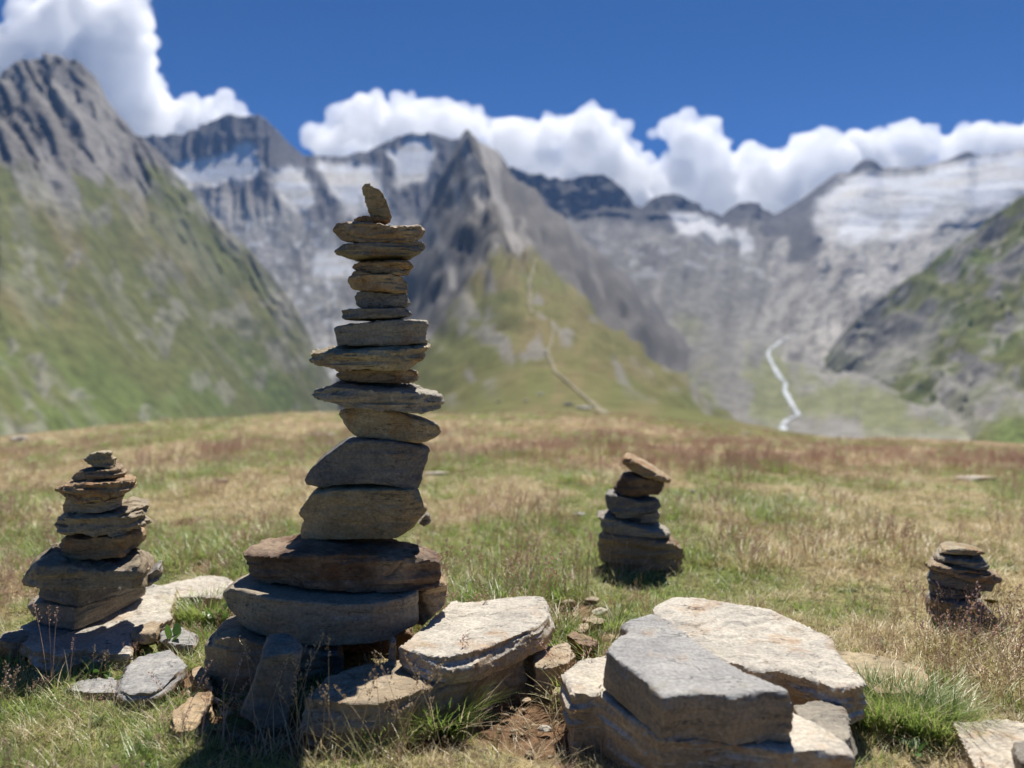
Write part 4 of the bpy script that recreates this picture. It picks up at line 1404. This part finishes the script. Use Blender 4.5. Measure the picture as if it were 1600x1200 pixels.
slab('stone', Z5, [(1560, 560), (1600, 550), (1660, 580), (1640, 640), (1590, 630), (1570, 600)], .055, .03, S_BLUE, 'small dark stone on the pale corner slab', 'stone', G_G, chips=1, voxel=.004)
slab('stone', Z5, [(-60, 260), (0, 236), (62, 226), (92, 268), (52, 300), (0, 312), (-50, 310)], .045, .055, S_TAN, 'square tan stone between the tall cairn and the slanting slab', 'stone', G_G, chips=2, flare=.03)
slab('stone', Z5, [(52, 200), (82, 186), (162, 218), (150, 236), (95, 230)], .028, .03, S_DKBRN, 'reddish wedge stone on the bare soil', 'stone', G_G, chips=1, voxel=.004)
slab('stone', Z5, [(108, 142), (140, 130), (186, 148), (170, 160), (120, 156)], .02, .02, S_TAN, 'thin pale flake on the bare soil behind the reddish wedge', 'stone', G_G, chips=1, voxel=.004)
slab('stone', Z5, [(88, 186), (108, 160), (134, 158), (128, 182), (105, 194)], .03, .03, S_OLIVE, 'dark olive stone standing next to the reddish wedge', 'stone', G_G, chips=1, voxel=.004)
slab('stone', Z5, [(0, 385), (35, 370), (45, 392), (10, 405)], .015, .02, S_TAN, 'tiny flat stone against the base rock', 'stone', G_G, chips=0, voxel=.004)

# --- leaning cairn in the meadow
FS('stone', Z6, [(300, 890), (345, 815), (600, 850), (860, 880), (960, 885), (1072, 960), (1062, 1080), (1000, 1150), (700, 1150), (450, 1130), (320, 1060)], 2.16, .18, S_BROWN, 'bottom stone of the leaning cairn, hidden by dry grass', 'stone', G_M, stack=('m0', []), voxel=.005)
FS('stone', Z6, [(285, 662), (340, 680), (430, 690), (560, 735), (780, 795), (950, 815), (955, 862), (850, 868), (700, 852), (500, 830), (350, 800), (310, 720)], 2.17, .17, S_GREY, 'grey stepped slab second from the bottom of the leaning cairn', 'stone', G_M, tilt=.05, stack=('m1', ['m0']), voxel=.0045, lip=.02)
FS('stone', Z6, [(560, 720), (640, 665), (830, 630), (850, 680), (856, 722), (800, 780), (700, 772), (620, 750)], 2.22, .17, S_GREY, 'rounded grey stone in the middle of the leaning cairn', 'stone', G_M, stack=('m2', ['m1']), voxel=.005)
FS('stone', Z6, [(370, 470), (450, 470), (640, 515), (840, 525), (850, 600), (780, 632), (700, 650), (620, 678), (560, 690), (480, 680), (440, 622), (380, 592)], 2.19, .15, S_BLUE, 'blue grey stone with a pale fleck, third from the top of the leaning cairn', 'stone', G_M, stack=('m3', ['m2', 'm1']), voxel=.005)
FS('stone', Z6, [(445, 462), (480, 380), (508, 335), (545, 300), (640, 305), (760, 335), (892, 370), (872, 450), (842, 502), (740, 512), (640, 516), (500, 500)], 2.20, .13, S_DKBRN, 'dark brown block under the tilted cap of the leaning cairn', 'stone', G_M, stack=('m4', ['m3']), voxel=.005, chips=2)
FS('stone', Z6, [(510, 185), (525, 150), (560, 140), (620, 165), (720, 215), (860, 290), (958, 345), (945, 366), (860, 356), (720, 312), (600, 256), (540, 218)], 2.19, .14, S_TAN, 'tilted tan cap stone sliding off the leaning cairn', 'stone', G_M, stack=('m5', ['m4']), tilt=.03, voxel=.005, chips=1, lip=.08)

# --- smallest cairn
FS('stone', Z7, [(270, 810), (350, 735), (640, 765), (860, 795), (970, 872), (1040, 960), (1060, 1090), (900, 1100), (500, 1040), (300, 900)], 1.70, .15, S_GREY, 'bottom stone of the smallest cairn, behind dry seed heads', 'stone', G_R, stack=('r0', []), voxel=.005)
FS('stone', Z7, [(320, 600), (400, 598), (470, 605), (640, 655), (760, 680), (870, 695), (860, 772), (700, 778), (600, 768), (480, 742), (330, 692)], 1.71, .16, S_BLUE, 'dark slate bar, second from the bottom of the smallest cairn', 'stone', G_R, stack=('r1', ['r0']))
FS('stone', Z7, [(320, 590), (330, 462), (500, 475), (660, 508), (820, 545), (1030, 578), (1000, 676), (900, 670), (820, 660), (660, 628), (520, 602)], 1.71, .13, S_BLUE, 'straight edged slate block midway up the smallest cairn', 'stone', G_R, stack=('r2', ['r1']), chips=1, rough=.7, lip=.02)
FS('stone', Z7, [(295, 412), (310, 380), (400, 362), (560, 382), (760, 412), (1000, 458), (1105, 516), (1060, 560), (940, 560), (780, 525), (620, 492), (420, 452)], 1.70, .14, S_BROWN, 'long brown slab sloping to one end, third from the top of the smallest cairn', 'stone', G_R, stack=('r3', ['r2']), chips=2)
FS('stone', Z7, [(380, 316), (470, 290), (560, 283), (640, 300), (700, 298), (850, 330), (940, 345), (995, 382), (960, 415), (880, 410), (800, 402), (620, 352), (480, 335)], 1.71, .12, S_GREY, 'sunlit wavy slab below the cap of the smallest cairn', 'stone', G_R, stack=('r4', ['r3']), chips=2, rough=1.3, tilt=.05)
FS('stone', Z7, [(445, 268), (470, 240), (520, 215), (590, 198), (660, 195), (760, 200), (870, 228), (950, 268), (920, 286), (820, 300), (740, 285), (680, 275), (560, 268)], 1.72, .10, S_OLIVE, 'dark flat cap stone of the smallest cairn', 'stone', G_R, stack=('r5', ['r4']), chips=1, tilt=-.08)

finish_stones()
STONES = [o for o, _ in PENDING]
BV_S = bvh_of(STONES)

# ------------------------------------------------------------------ grass
TUFTS = bpy.data.collections.new('tufts')        # sources only, not linked to the scene


def blade(V, F, root, yaw, h, w, lean, curl, segs=3):
    d = np.array([math.cos(yaw), math.sin(yaw), 0])
    sd = np.array([-d[1], d[0], 0])
    k0 = len(V)
    for i in range(segs + 1):
        t = i / segs
        c = root + d * (lean * h * t + curl * h * t * t) + np.array([0, 0, h * (t - .35 * curl * t * t)])
        ww = w * (1 - t) ** .7 * .5
        if i < segs:
            V.append(c - sd * ww)
            V.append(c + sd * ww)
        else:
            V.append(c)
    for i in range(segs - 1):
        a = k0 + 2 * i
        F.append((a, a + 1, a + 3, a + 2))
    a = k0 + 2 * (segs - 1)
    F.append((a, a + 1, a + 2))


def seed_stalk(V, F, root, yaw, h, lean, rr, head=.3, size=.004, w=.0012, open_=.4):
    """thin stem with spikelets along its upper part"""
    d = np.array([math.cos(yaw), math.sin(yaw), 0])
    sd = np.array([-d[1], d[0], 0])
    pos = lambda t: root + d * (lean * h * t ** 1.6) + np.array([0, 0, h * t * (1 - .12 * lean * t)])
    k0 = len(V)
    n = 6
    for i in range(n + 1):
        c = pos(i / n)
        ww = w * (1 - .55 * i / n) * .5
        V.append(c - sd * ww)
        V.append(c + sd * ww)
        V.append(c + d * ww * 1.5)
    for i in range(n):
        a = k0 + 3 * i
        for q, r in ((0, 1), (1, 2), (2, 0)):
            F.append((a + q, a + r, a + 3 + r, a + 3 + q))
    ns = int(head * h / (size * .75)) + 4
    for j in range(ns):
        t = 1 - head * (j / ns) ** 1.1
        c = pos(t)
        ang = rr.uniform(0, 6.28)
        out = np.array([math.cos(ang), math.sin(ang), 0])
        reach = open_ * size * 3 * (.25 + .75 * (j / ns)) * rr.uniform(.3, 1)
        b = c + out * reach + np.array([0, 0, size * rr.uniform(-.1, .6)])
        s1, s2 = size * rr.uniform(.7, 1.3), size * .30
        up = np.array([0, 0, 1.0]) * .8 + out * .6
        up /= np.linalg.norm(up)
        sx = np.cross(up, out)
        sx = sx / (np.linalg.norm(sx) + 1e-9)
        k = len(V)
        V += [b, b + up * s1 * .5 + sx * s2, b + up * s1, b + up * s1 * .5 - sx * s2, b + up * s1 * .5 + np.cross(up, sx) * s2]
        F += [(k, k + 1, k + 2, k + 3), (k, k + 1, k + 4), (k + 1, k + 2, k + 4), (k + 2, k + 3, k + 4), (k + 3, k, k + 4)]


def src(name, V, F, mat):
    me = bpy.data.meshes.new(name)
    me.from_pydata([tuple(v) for v in V], [], F)
    me.materials.append(mat)
    o = bpy.data.objects.new(name, me)
    TUFTS.objects.link(o)
    return o


def make_tuft(i, seed, n, rad, h, w, mat, flat=0.0):
    rr = np.random.default_rng(seed)
    V, F = [], []
    for _ in range(n):
        a, r = rr.uniform(0, 6.28), rad * math.sqrt(rr.random())
        root = np.array([r * math.cos(a), r * math.sin(a), -.004])
        hh = h * rr.uniform(.45, 1.15)
        blade(V, F, root, a + rr.normal() * .9, hh, w * rr.uniform(.7, 1.3), rr.uniform(.05, .7) + flat, rr.uniform(0, .7) + flat * .5)
    return src('%02d_tuft' % i, V, F, mat)


def make_seed_tuft(i, seed, n, rad, h, mat, size=.0045):
    rr = np.random.default_rng(seed)
    V, F = [], []
    for _ in range(n):
        a, r = rr.uniform(0, 6.28), rad * math.sqrt(rr.random())
        seed_stalk(V, F, np.array([r * math.cos(a), r * math.sin(a), 0]), a, h * rr.uniform(.6, 1.1), rr.uniform(.05, .5), rr, .4, size, .0011, .6)
    return src('%02d_seed' % i, V, F, mat)


def leaf(V, F, root, yaw, L, w, lean, fold=.25):
    d = np.array([math.cos(yaw), math.sin(yaw), 0])
    sd = np.array([-d[1], d[0], 0])
    prof = [(.0, .06), (.25, .16), (.45, .75), (.62, 1.0), (.82, .7), (1.0, .05)]
    k0 = len(V)
    for t, ww in prof:
        c = root + d * L * (lean * t + .35 * t * t * lean) + np.array([0, 0, L * (t * math.sqrt(max(0, 1 - min(lean, .98) ** 2)) - .25 * lean * t * t)])
        V += [c - sd * w * ww * .5 + np.array([0, 0, fold * w * ww * .5]), c, c + sd * w * ww * .5 + np.array([0, 0, fold * w * ww * .5])]
    for i in range(len(prof) - 1):
        a = k0 + 3 * i
        F += [(a, a + 1, a + 4, a + 3), (a + 1, a + 2, a + 5, a + 4)]


def make_herb(i, seed, n, L, mat):
    rr = np.random.default_rng(seed)
    V, F = [], []
    for k in range(n):
        leaf(V, F, np.array([0, 0, 0.0]), k * 2.4 + rr.uniform(-.3, .3), L * rr.uniform(.6, 1.1), L * .28, rr.uniform(.55, .95))
    return src('%02d_herb' % i, V, F, mat)


KINDS = {}
idx = 0
for kind, spec in (('green', [(20, .024, .044, .0021, B_GREEN, .1)] * 3), ('olive', [(20, .026, .040, .0018, B_OLIVE, .15)] * 3), ('tan', [(18, .028, .042, .0016, B_TAN, .35)] * 3)):
    KINDS[kind] = []
    for s_ in spec:
        make_tuft(idx, 100 + idx, *s_)
        KINDS[kind].append(idx)
        idx += 1
KINDS['red'] = []
for _ in range(3):
    make_seed_tuft(idx, 200 + idx, 7, .025, .075, B_RED)
    KINDS['red'].append(idx)
    idx += 1
KINDS['straw'] = []
for _ in range(2):
    make_seed_tuft(idx, 300 + idx, 4, .02, .07, B_STRAW, .004)
    KINDS['straw'].append(idx)
    idx += 1
KINDS['herb'] = []
for _ in range(2):
    make_herb(idx, 400 + idx, 6, .024, B_HERB)
    KINDS['herb'].append(idx)
    idx += 1


def instancer(name, pos, rot, scl, ids):
    me = bpy.data.meshes.new(name)
    n = len(pos)
    me.vertices.add(n)
    me.vertices.foreach_set('co', np.asarray(pos, np.float32).ravel())
    for nm, tp, dat, key in (('rot', 'FLOAT_VECTOR', rot, 'vector'), ('scl', 'FLOAT_VECTOR', scl, 'vector'), ('idx', 'INT', ids, 'value')):
        a = me.attributes.new(nm, tp, 'POINT')
        a.data.foreach_set(key, np.asarray(dat, np.int32 if tp == 'INT' else np.float32).ravel())
    o = bpy.data.objects.new(name, me)
    C.objects.link(o)
    ng = bpy.data.node_groups.new(name, 'GeometryNodeTree')
    ng.interface.new_socket('Geometry', in_out='INPUT', socket_type='NodeSocketGeometry')
    ng.interface.new_socket('Geometry', in_out='OUTPUT', socket_type='NodeSocketGeometry')
    N = ng.nodes
    gi, go = N.new('NodeGroupInput'), N.new('NodeGroupOutput')
    ci = N.new('GeometryNodeCollectionInfo')
    ci.inputs['Collection'].default_value = TUFTS
    ci.inputs['Separate Children'].default_value = True
    ci.inputs['Reset Children'].default_value = True
    ip = N.new('GeometryNodeInstanceOnPoints')
    ip.inputs['Pick Instance'].default_value = True

    def attr(nm, tp):
        a = N.new('GeometryNodeInputNamedAttribute')
        a.data_type = tp
        a.inputs['Name'].default_value = nm
        return a.outputs['Attribute']
    L = ng.links.new
    L(gi.outputs[0], ip.inputs['Points'])
    L(ci.outputs[0], ip.inputs['Instance'])
    L(attr('idx', 'INT'), ip.inputs['Instance Index'])
    e2r = N.new('FunctionNodeEulerToRotation')
    L(attr('rot', 'FLOAT_VECTOR'), e2r.inputs[0])
    L(e2r.outputs[0], ip.inputs['Rotation'])
    L(attr('scl', 'FLOAT_VECTOR'), ip.inputs['Scale'])
    L(ip.outputs[0], go.inputs[0])
    md = o.modifiers.new('grow', 'NODES')
    md.node_group = ng
    return o


def scatter():
    rr = np.random.default_rng(11)
    POS, SC, ID = [], [], []
    for r0, r1, dens, s0 in ((.6, 1.9, 2300, 1.15), (1.9, 3.2, 1600, 1.05), (3.2, 5.5, 950, 1.05), (5.5, 11.0, 480, 1.2)):
        half = R(54)
        area = half * (r1 * r1 - r0 * r0)
        n = int(area * dens)
        r = np.sqrt(rr.uniform(r0 * r0, r1 * r1, n))
        th = rr.uniform(-half, half, n)
        x, y = r * np.sin(th), r * np.cos(th)
        p = np.stack([x, y, 0 * x], -1)
        dm, gm, rm = dirt_mask(x, y), green_mask(x, y), red_mask(x, y)
        thin = smooth(.1, .55, fbm(p * 3.5, 3, 77)) * .55
        keep = rr.random(n) > np.maximum(dm * .86, thin * .6)
        x, y, gm, rm, p, dm = x[keep], y[keep], gm[keep], rm[keep], p[keep], dm[keep]
        z = ground_z(x, y)
        n = len(x)
        u = rr.random(n)
        fine = fbm(p * 11, 2, 78)
        g = np.clip(gm * .75 + fine * .45, .05, .95)
        ids = np.empty(n, int)
        w_red = .03 + .27 * rm
        w_straw = np.full(n, .06)
        w_herb = .012 * (y < 3)
        w_rest = 1 - w_red - w_straw - w_herb
        w_green = w_rest * g * .72
        w_olive = w_rest * .26
        cum = np.cumsum(np.stack([w_red, w_straw, w_herb, w_green, w_olive], -1), -1)
        pick = (u[:, None] > cum).sum(1)
        names = ['red', 'straw', 'herb', 'green', 'olive', 'tan']
        for k, nm in enumerate(names):
            m = pick == k
            ids[m] = np.array(KINDS[nm])[rr.integers(0, len(KINDS[nm]), m.sum())]
        hscale = s0 * (0.62 + .70 * smooth(-.35, .5, fbm(p * 2.6, 3, 79))) * rr.uniform(.7, 1.25, n)
        hscale = hscale * np.where(np.isin(pick, [0, 1]) & (y > 3), np.clip(1.1 - (y - 3) * .12, .55, 1), 1)
        bare = (dm > .4) & (rr.random(n) < .85)
        ids[bare] = np.array(KINDS['tan'])[rr.integers(0, 3, bare.sum())]
        hscale[bare] *= .45
        ok = np.ones(n, bool)
        if r0 < 3:
            for i in range(n):
                h = BV_S.ray_cast(Vector((x[i], y[i], 1.2)), Vector((0, 0, -1)), 2)
                if h[0] is not None:
                    if h[0][2] < .25: ok[i] = False
                    else:
                        lo = BV_S.ray_cast(Vector((x[i], y[i], z[i] + .003)), Vector((0, 0, 1)), .1)
                        ok[i] = lo[0] is None
        POS.append(np.stack([x, y, z], -1)[ok])
        SC.append(hscale[ok])
        ID.append(ids[ok])
    pos, scl, ids = np.concatenate(POS), np.concatenate(SC), np.concatenate(ID)
    n = len(pos)
    rot = np.stack([rr.normal(0, .10, n), rr.normal(0, .10, n), rr.uniform(0, 6.28, n)], -1)
    s3 = np.stack([scl, scl, scl * rr.uniform(.7, 1.2, n)], -1)
    o = instancer('meadow_grass', pos, rot, s3, ids)
    tag(o, 'short dry and green alpine grass covering the meadow', 'grass', kind='stuff')


scatter()


# pebbles on the bare soil
def pebbles():
    rr = np.random.default_rng(5)
    V, F = [], []
    for cx, cy, rx, ry in DIRT:
        for _ in range(int(2200 * rx * ry) + 5):
            a, r = rr.uniform(0, 6.28), math.sqrt(rr.random())
            x, y = cx + rx * r * math.cos(a), cy + ry * r * math.sin(a)
            s = .0015 + .0075 * rr.random() ** 5
            z = float(ground_z(x, y)) - .006
            k = len(V)
            ax = np.array([s * rr.uniform(.7, 1.5), s * rr.uniform(.7, 1.3), s * rr.uniform(.4, .8)])
            dirs = [(1, 0, 0), (0, 1, 0), (-1, 0, 0), (0, -1, 0), (.6, .6, .7), (-.6, .6, .7), (-.6, -.6, .7), (.6, -.6, .7), (0, 0, -1)]
            ya = rr.uniform(0, 6.28)
            for d in dirs:
                q = np.array(d) * ax * rr.uniform(.8, 1.2)
                V.append((x + q[0] * math.cos(ya) - q[1] * math.sin(ya), y + q[0] * math.sin(ya) + q[1] * math.cos(ya), z + q[2] + s * .3))
            F += [(k, k + 1, k + 4), (k + 1, k + 2, k + 5), (k + 2, k + 3, k + 6), (k + 3, k, k + 7), (k + 1, k + 5, k + 4), (k + 2, k + 6, k + 5), (k + 3, k + 7, k + 6), (k, k + 4, k + 7),
                  (k + 4, k + 5, k + 6, k + 7), (k + 1, k, k + 8), (k + 2, k + 1, k + 8), (k + 3, k + 2, k + 8), (k, k + 3, k + 8)]
    o = mesh_obj('gravel', V, F, simple_mat('pebble', (.24, .19, .13), .85, .5, 70), False)
    tag(o, 'small pebbles strewn over the bare soil', 'gravel', kind='stuff')


pebbles()


# ---- single plants
def plant(name, label, cat, group, px, py, Y=None):
    g = ground_pt(px, py) if Y is None else P(px, py, Y)
    if Y is not None: g[2] = float(ground_z(g[0], g[1]))
    e = bpy.data.objects.new(name, None)
    e.empty_display_size = .02
    e.location = g
    C.objects.link(e)
    tag(e, label, cat, group, 'thing')
    return e


def stalk_clump(px, py, n, h, spread, label, seed, mat=B_STRAW, size=.0055, lean=.35, Y=None):
    rr = np.random.default_rng(seed)
    e = plant('seeding_grass', label, 'grass', 'tall grass gone to seed', px, py, Y)
    for k in range(n):
        V, F = [], []
        a = rr.uniform(0, 6.28)
        root = np.array([rr.uniform(-1, 1) * spread, rr.uniform(-.5, .5) * spread * .6, -.005])
        seed_stalk(V, F, root, rr.uniform(-.5, 3.6), h * rr.uniform(.55, 1.1), lean * rr.uniform(.1, 1.6), rr, rr.uniform(.18, .34), size * rr.uniform(.8, 1.2), .0013, .35)
        mesh_obj('stalk', V, F, mat, False, e)
    V, F = [], []
    for k in range(n * 3):
        blade(V, F, np.array([rr.uniform(-1, 1) * spread, rr.uniform(-.5, .5) * spread * .6, -.005]), rr.uniform(0, 6.28), h * rr.uniform(.2, .5), .0022, rr.uniform(.2, .9), rr.uniform(0, .6), 4)
    mesh_obj('leaves', V, F, B_TAN if seed % 2 else B_OLIVE, False, e)


stalk_clump(470, 1175, 9, .17, .07, 'dry seeding grass in front of the narrow leaning stone', 1)
stalk_clump(560, 1190, 11, .16, .09, 'dry seeding grass in the shade before the long tan slab', 2)
stalk_clump(640, 1195, 7, .15, .06, 'sparse seeding grass bending towards the bare soil', 3)
stalk_clump(722, 1110, 5, .16, .015, 'tall reddish seed heads beside the long tan slab', 4, B_RED, .005, .12)
stalk_clump(92, 1075, 4, .16, .03, 'thin reddish stalks standing before the side cairn', 5, B_RED, .0045, .15)
stalk_clump(300, 1160, 9, .11, .06, 'brown dry tussock beside the striped tan stone', 6, B_RED, .004, .5)
stalk_clump(925, 1190, 7, .11, .06, 'dry stalks before the shaded base rock', 7)
stalk_clump(1055, 1195, 2, .12, .02, 'pair of straw stalks under the sharp corner of the grey slab', 8, B_STRAW, .005, .1)
stalk_clump(985, 892, 26, .13, .17, 'brown seed heads growing before the leaning cairn', 9, B_RED, .007, .35)
stalk_clump(1490, 985, 22, .11, .11, 'brown seed heads growing before the smallest cairn', 10, B_RED, .006, .4)
stalk_clump(420, 1120, 5, .12, .04, 'a few wiry stalks between the dark knobbly stone and the leaning one', 11, B_STRAW, .004, .7)
stalk_clump(50, 850, 18, .13, .14, 'bushy reddish grass at the edge behind the side cairn', 12, B_RED, .006, .4)


def leafy(px, py, n, L, label, seed, mat=B_HERB, lean=(.3, .9)):
    rr = np.random.default_rng(seed)
    e = plant('leafy_herb', label, 'plant', 'green herbs among the stones', px, py)
    for k in range(n):
        V, F = [], []
        leaf(V, F, np.array([rr.uniform(-.2, .2) * L, rr.uniform(-.2, .2) * L, -.004]), k * 2.4 + rr.uniform(-.4, .4), L * rr.uniform(.6, 1.1), L * rr.uniform(.24, .36), rr.uniform(*lean))
        o = mesh_obj('leaf', V, F, mat, True, e)


leafy(345, 975, 13, .06, 'leafy green herb between the side cairn and the big grey stone', 21)
leafy(268, 1010, 4, .06, 'upright herb with one large leaf behind the pale pointed slab', 22, lean=(.1, .5))
leafy(212, 1035, 5, .045, 'dark green herb in a gap of the large pale slab', 23)
leafy(150, 1055, 6, .045, 'low herb in front of the large pale slab', 24)
leafy(1428, 1178, 4, .05, 'small broad leaved herb on the soil by the corner slab', 25)
leafy(175, 1065, 5, .04, 'spreading herb against the low pale stone', 26)


def green_tuft(px, py, n, h, rad, label, seed, mat=B_GREEN):
    rr = np.random.default_rng(seed)
    e = plant('grass_tuft', label, 'grass tuft', 'lush green grass tufts', px, py)
    V, F = [], []
    for k in range(n):
        a, r = rr.uniform(0, 6.28), rad * math.sqrt(rr.random())
        blade(V, F, np.array([r * math.cos(a), r * .75 * math.sin(a), -.004]), a + rr.normal() * .7, h * rr.uniform(.5, 1.15), .0024, rr.uniform(.05, .7), rr.uniform(.1, .8), 4)
    mesh_obj('blades', V, F, mat, False, e)
    V, F = [], []
    for k in range(n // 3):
        a, r = rr.uniform(0, 6.28), rad * 1.15 * math.sqrt(rr.random())
        blade(V, F, np.array([r * math.cos(a), r * .75 * math.sin(a), -.004]), a + rr.normal() * .9, h * rr.uniform(.4, 1.2), .002, rr.uniform(.1, .9), rr.uniform(.1, .9), 4)
    mesh_obj('dry_blades', V, F, B_TAN if seed % 2 else B_OLIVE, False, e)


green_tuft(1405, 1125, 1100, .075, .085, 'lush green grass mound between the speckled slab and the corner slab', 31)
green_tuft(1470, 1150, 420, .07, .05, 'green grass clump overhanging the corner slab', 32)
green_tuft(690, 1135, 330, .075, .05, 'fresh green tuft in front of the long tan slab', 33)
green_tuft(320, 965, 420, .065, .06, 'fresh green grass between the side cairn and the tall cairn', 34)
green_tuft(960, 985, 120, .055, .03, 'green tuft on the soil behind the slanting grey slab', 35)
green_tuft(600, 1150, 260, .06, .06, 'shaded green tuft under the tall cairn', 36)
green_tuft(1350, 1110, 300, .06, .05, 'green tuft against the shaded rounded rock', 37)


def flower(px, py, label, seed, R0=.015, h=.06):
    rr = np.random.default_rng(seed)
    e = plant('flower', label, 'flower', None, px, py)
    V, F = [], []
    seed_stalk(V, F, np.zeros(3), 0, h, .1, rr, .0, .0001, .002)
    mesh_obj('stem', V[:21], [f for f in F if max(f) < 21], B_HERB, False, e)
    V, F = [], []
    for k in range(12):
        leaf(V, F, np.array([.004, 0, h]), k * .5236, R0, R0 * .55, .80, .1)
    mesh_obj('petals', V, F, B_YEL, True, e)
    bm = bmesh.new()
    bmesh.ops.create_icosphere(bm, subdivisions=1, radius=R0 * .32)
    bmesh.ops.translate(bm, verts=bm.verts, vec=(.004, 0, h + .002))
    me = bpy.data.meshes.new('centre')
    bm.to_mesh(me)
    bm.free()
    me.materials.append(simple_mat('pollen', (.55, .25, .01)))
    o = bpy.data.objects.new('centre', me)
    C.objects.link(o)
    o.parent = e


flower(1545, 985, 'yellow flower in the grass beside the smallest cairn', 3)

# ---- loose stones far out in the meadow and on the ridge
def loose(name, px, py, L, W, H, mat, label, group, bvh=None, seed=1):
    rr = np.random.default_rng(seed)
    if bvh is None:
        g = ground_pt(px, py)
    else:
        d = Vector(P(px, py, 1.0) - np.array([0, 0, CAMZ])).normalized()
        h = bvh.ray_cast(Vector((0, 0, CAMZ)), d, 20000)
        if h[0] is None: return
        g = np.array(h[0])
    bm = bmesh.new()
    bmesh.ops.create_icosphere(bm, subdivisions=4, radius=.5)
    co = np.array([v.co[:] for v in bm.verts])
    n = co / np.linalg.norm(co, axis=1)[:, None]
    for _ in range(9):                                   # flat facets
        v = rr.normal(size=3)
        v /= np.linalg.norm(v)
        d = .5 * rr.uniform(.55, .85)
        ex = co @ v - d
        co = co - np.clip(ex, 0, None)[:, None] * v
    co = co + n * .03 * fbm(co * 5 + seed, 3, seed)[:, None]
    co = co * np.array([L, W, H])
    ya = rr.uniform(-.4, .4)
    co = np.stack([co[:, 0] * math.cos(ya) - co[:, 1] * math.sin(ya), co[:, 0] * math.sin(ya) + co[:, 1] * math.cos(ya), co[:, 2] + H * .22], -1)
    for v, q in zip(bm.verts, co): v.co = q
    me = bpy.data.meshes.new(name)
    bm.to_mesh(me)
    bm.free()
    me.polygons.foreach_set('use_smooth', np.ones(len(me.polygons), dtype=bool))
    me.set_sharp_from_angle(angle=R(30))
    me.materials.append(mat)
    o = bpy.data.objects.new(name, me)
    o.location = g
    C.objects.link(o)
    tag(o, label, 'stone', group)


GM = 'loose stones lying in the meadow'
loose('stone', 345, 755, .085, .06, .035, S_BROWN, 'lone brown stone in the meadow past the side cairn', GM, seed=1)
loose('stone', 505, 682, .30, .12, .05, S_PALE, 'long flat stone in the meadow just beside the upper half of the tall cairn', GM, seed=2)
loose('stone', 682, 742, .14, .07, .03, S_PALE, 'flat pale stone in the grass close to the tall cairn', GM, seed=3)
loose('stone', 1520, 750, .26, .09, .035, S_PALE, 'long pale flat stone far out in the reddish grass', GM, seed=4)
loose('stone', 1082, 770, .03, .03, .02, S_PALEG, 'tiny dark stone in the grass beyond the leaning cairn', GM, seed=5)
loose('stone', 905, 805, .05, .04, .02, S_PALEG, 'tiny white stone in the grass beside the leaning cairn', GM, seed=6)
loose('stone', 1165, 680, .18, .10, .06, S_PALE, 'small pale stone on the rim of the meadow above the valley', GM, seed=7)
loose('stone', 1520, 1045, .022, .018, .012, S_PALEG, 'tiny white stone in the grass below the smallest cairn', GM, seed=8)
loose('stone', 30, 690, .25, .14, .09, S_PALE, 'pale stone on the meadow rim below the grassy mountainside', GM, seed=9)
if 'BV_R' in globals():
    GB = 'pale boulders on the knoll behind the meadow'
    for k, (px, py, L, lab) in enumerate(((780, 629, .9, 'broad pale boulder where the knoll begins behind the tall cairn'), (822, 627, .7, 'small pale boulder next to the broad one on the knoll'), (845, 617, 1.2, 'long flat rock high on the knoll'),
                                          (888, 634, .9, 'pale rock below the bend of the footpath'), (912, 640, 1.0, 'grey rock at the bottom end of the footpath'), (740, 632, .7, 'low rock at the tall cairn side of the knoll'),
                                          (855, 553, 3.2, 'white boulder at the kink of the footpath high on the ridge'), (828, 448, 7.0, 'pale rock at the top of the footpath'))):
        loose('boulder', px, py, L, L * .6, L * .38, S_PALEG, lab, GB, BV_R, 20 + k)

rr_ = np.random.default_rng(77)
for k, (px, py) in enumerate(((872, 985), (898, 965), (925, 978), (938, 958), (880, 1010), (955, 1000), (905, 1062), (862, 1072), (820, 1095), (875, 1095), (790, 1120), (850, 1140), (925, 940), (890, 945))):
    L = float(rr_.uniform(.018, .045))
    loose('stone', px, py, L, L * rr_.uniform(.5, .9), L * rr_.uniform(.3, .5), (S_TAN, S_OLIVE, S_BROWN, S_PALE)[k % 4], 'small broken stone on the bare soil between the tall cairn and the slabs', 'broken stones on the bare soil', None, 50 + k)
for k, (px, py) in enumerate(((312, 1062), (330, 1098), (345, 1075), (298, 1090), (352, 1118))):
    L = float(rr_.uniform(.018, .04))
    loose('stone', px, py, L, L * rr_.uniform(.5, .9), L * rr_.uniform(.3, .5), (S_TAN, S_PALE, S_GREY)[k % 3], 'small broken stone lying left of the narrow leaning stone', 'broken stones beside the leaning stone', None, 80 + k)
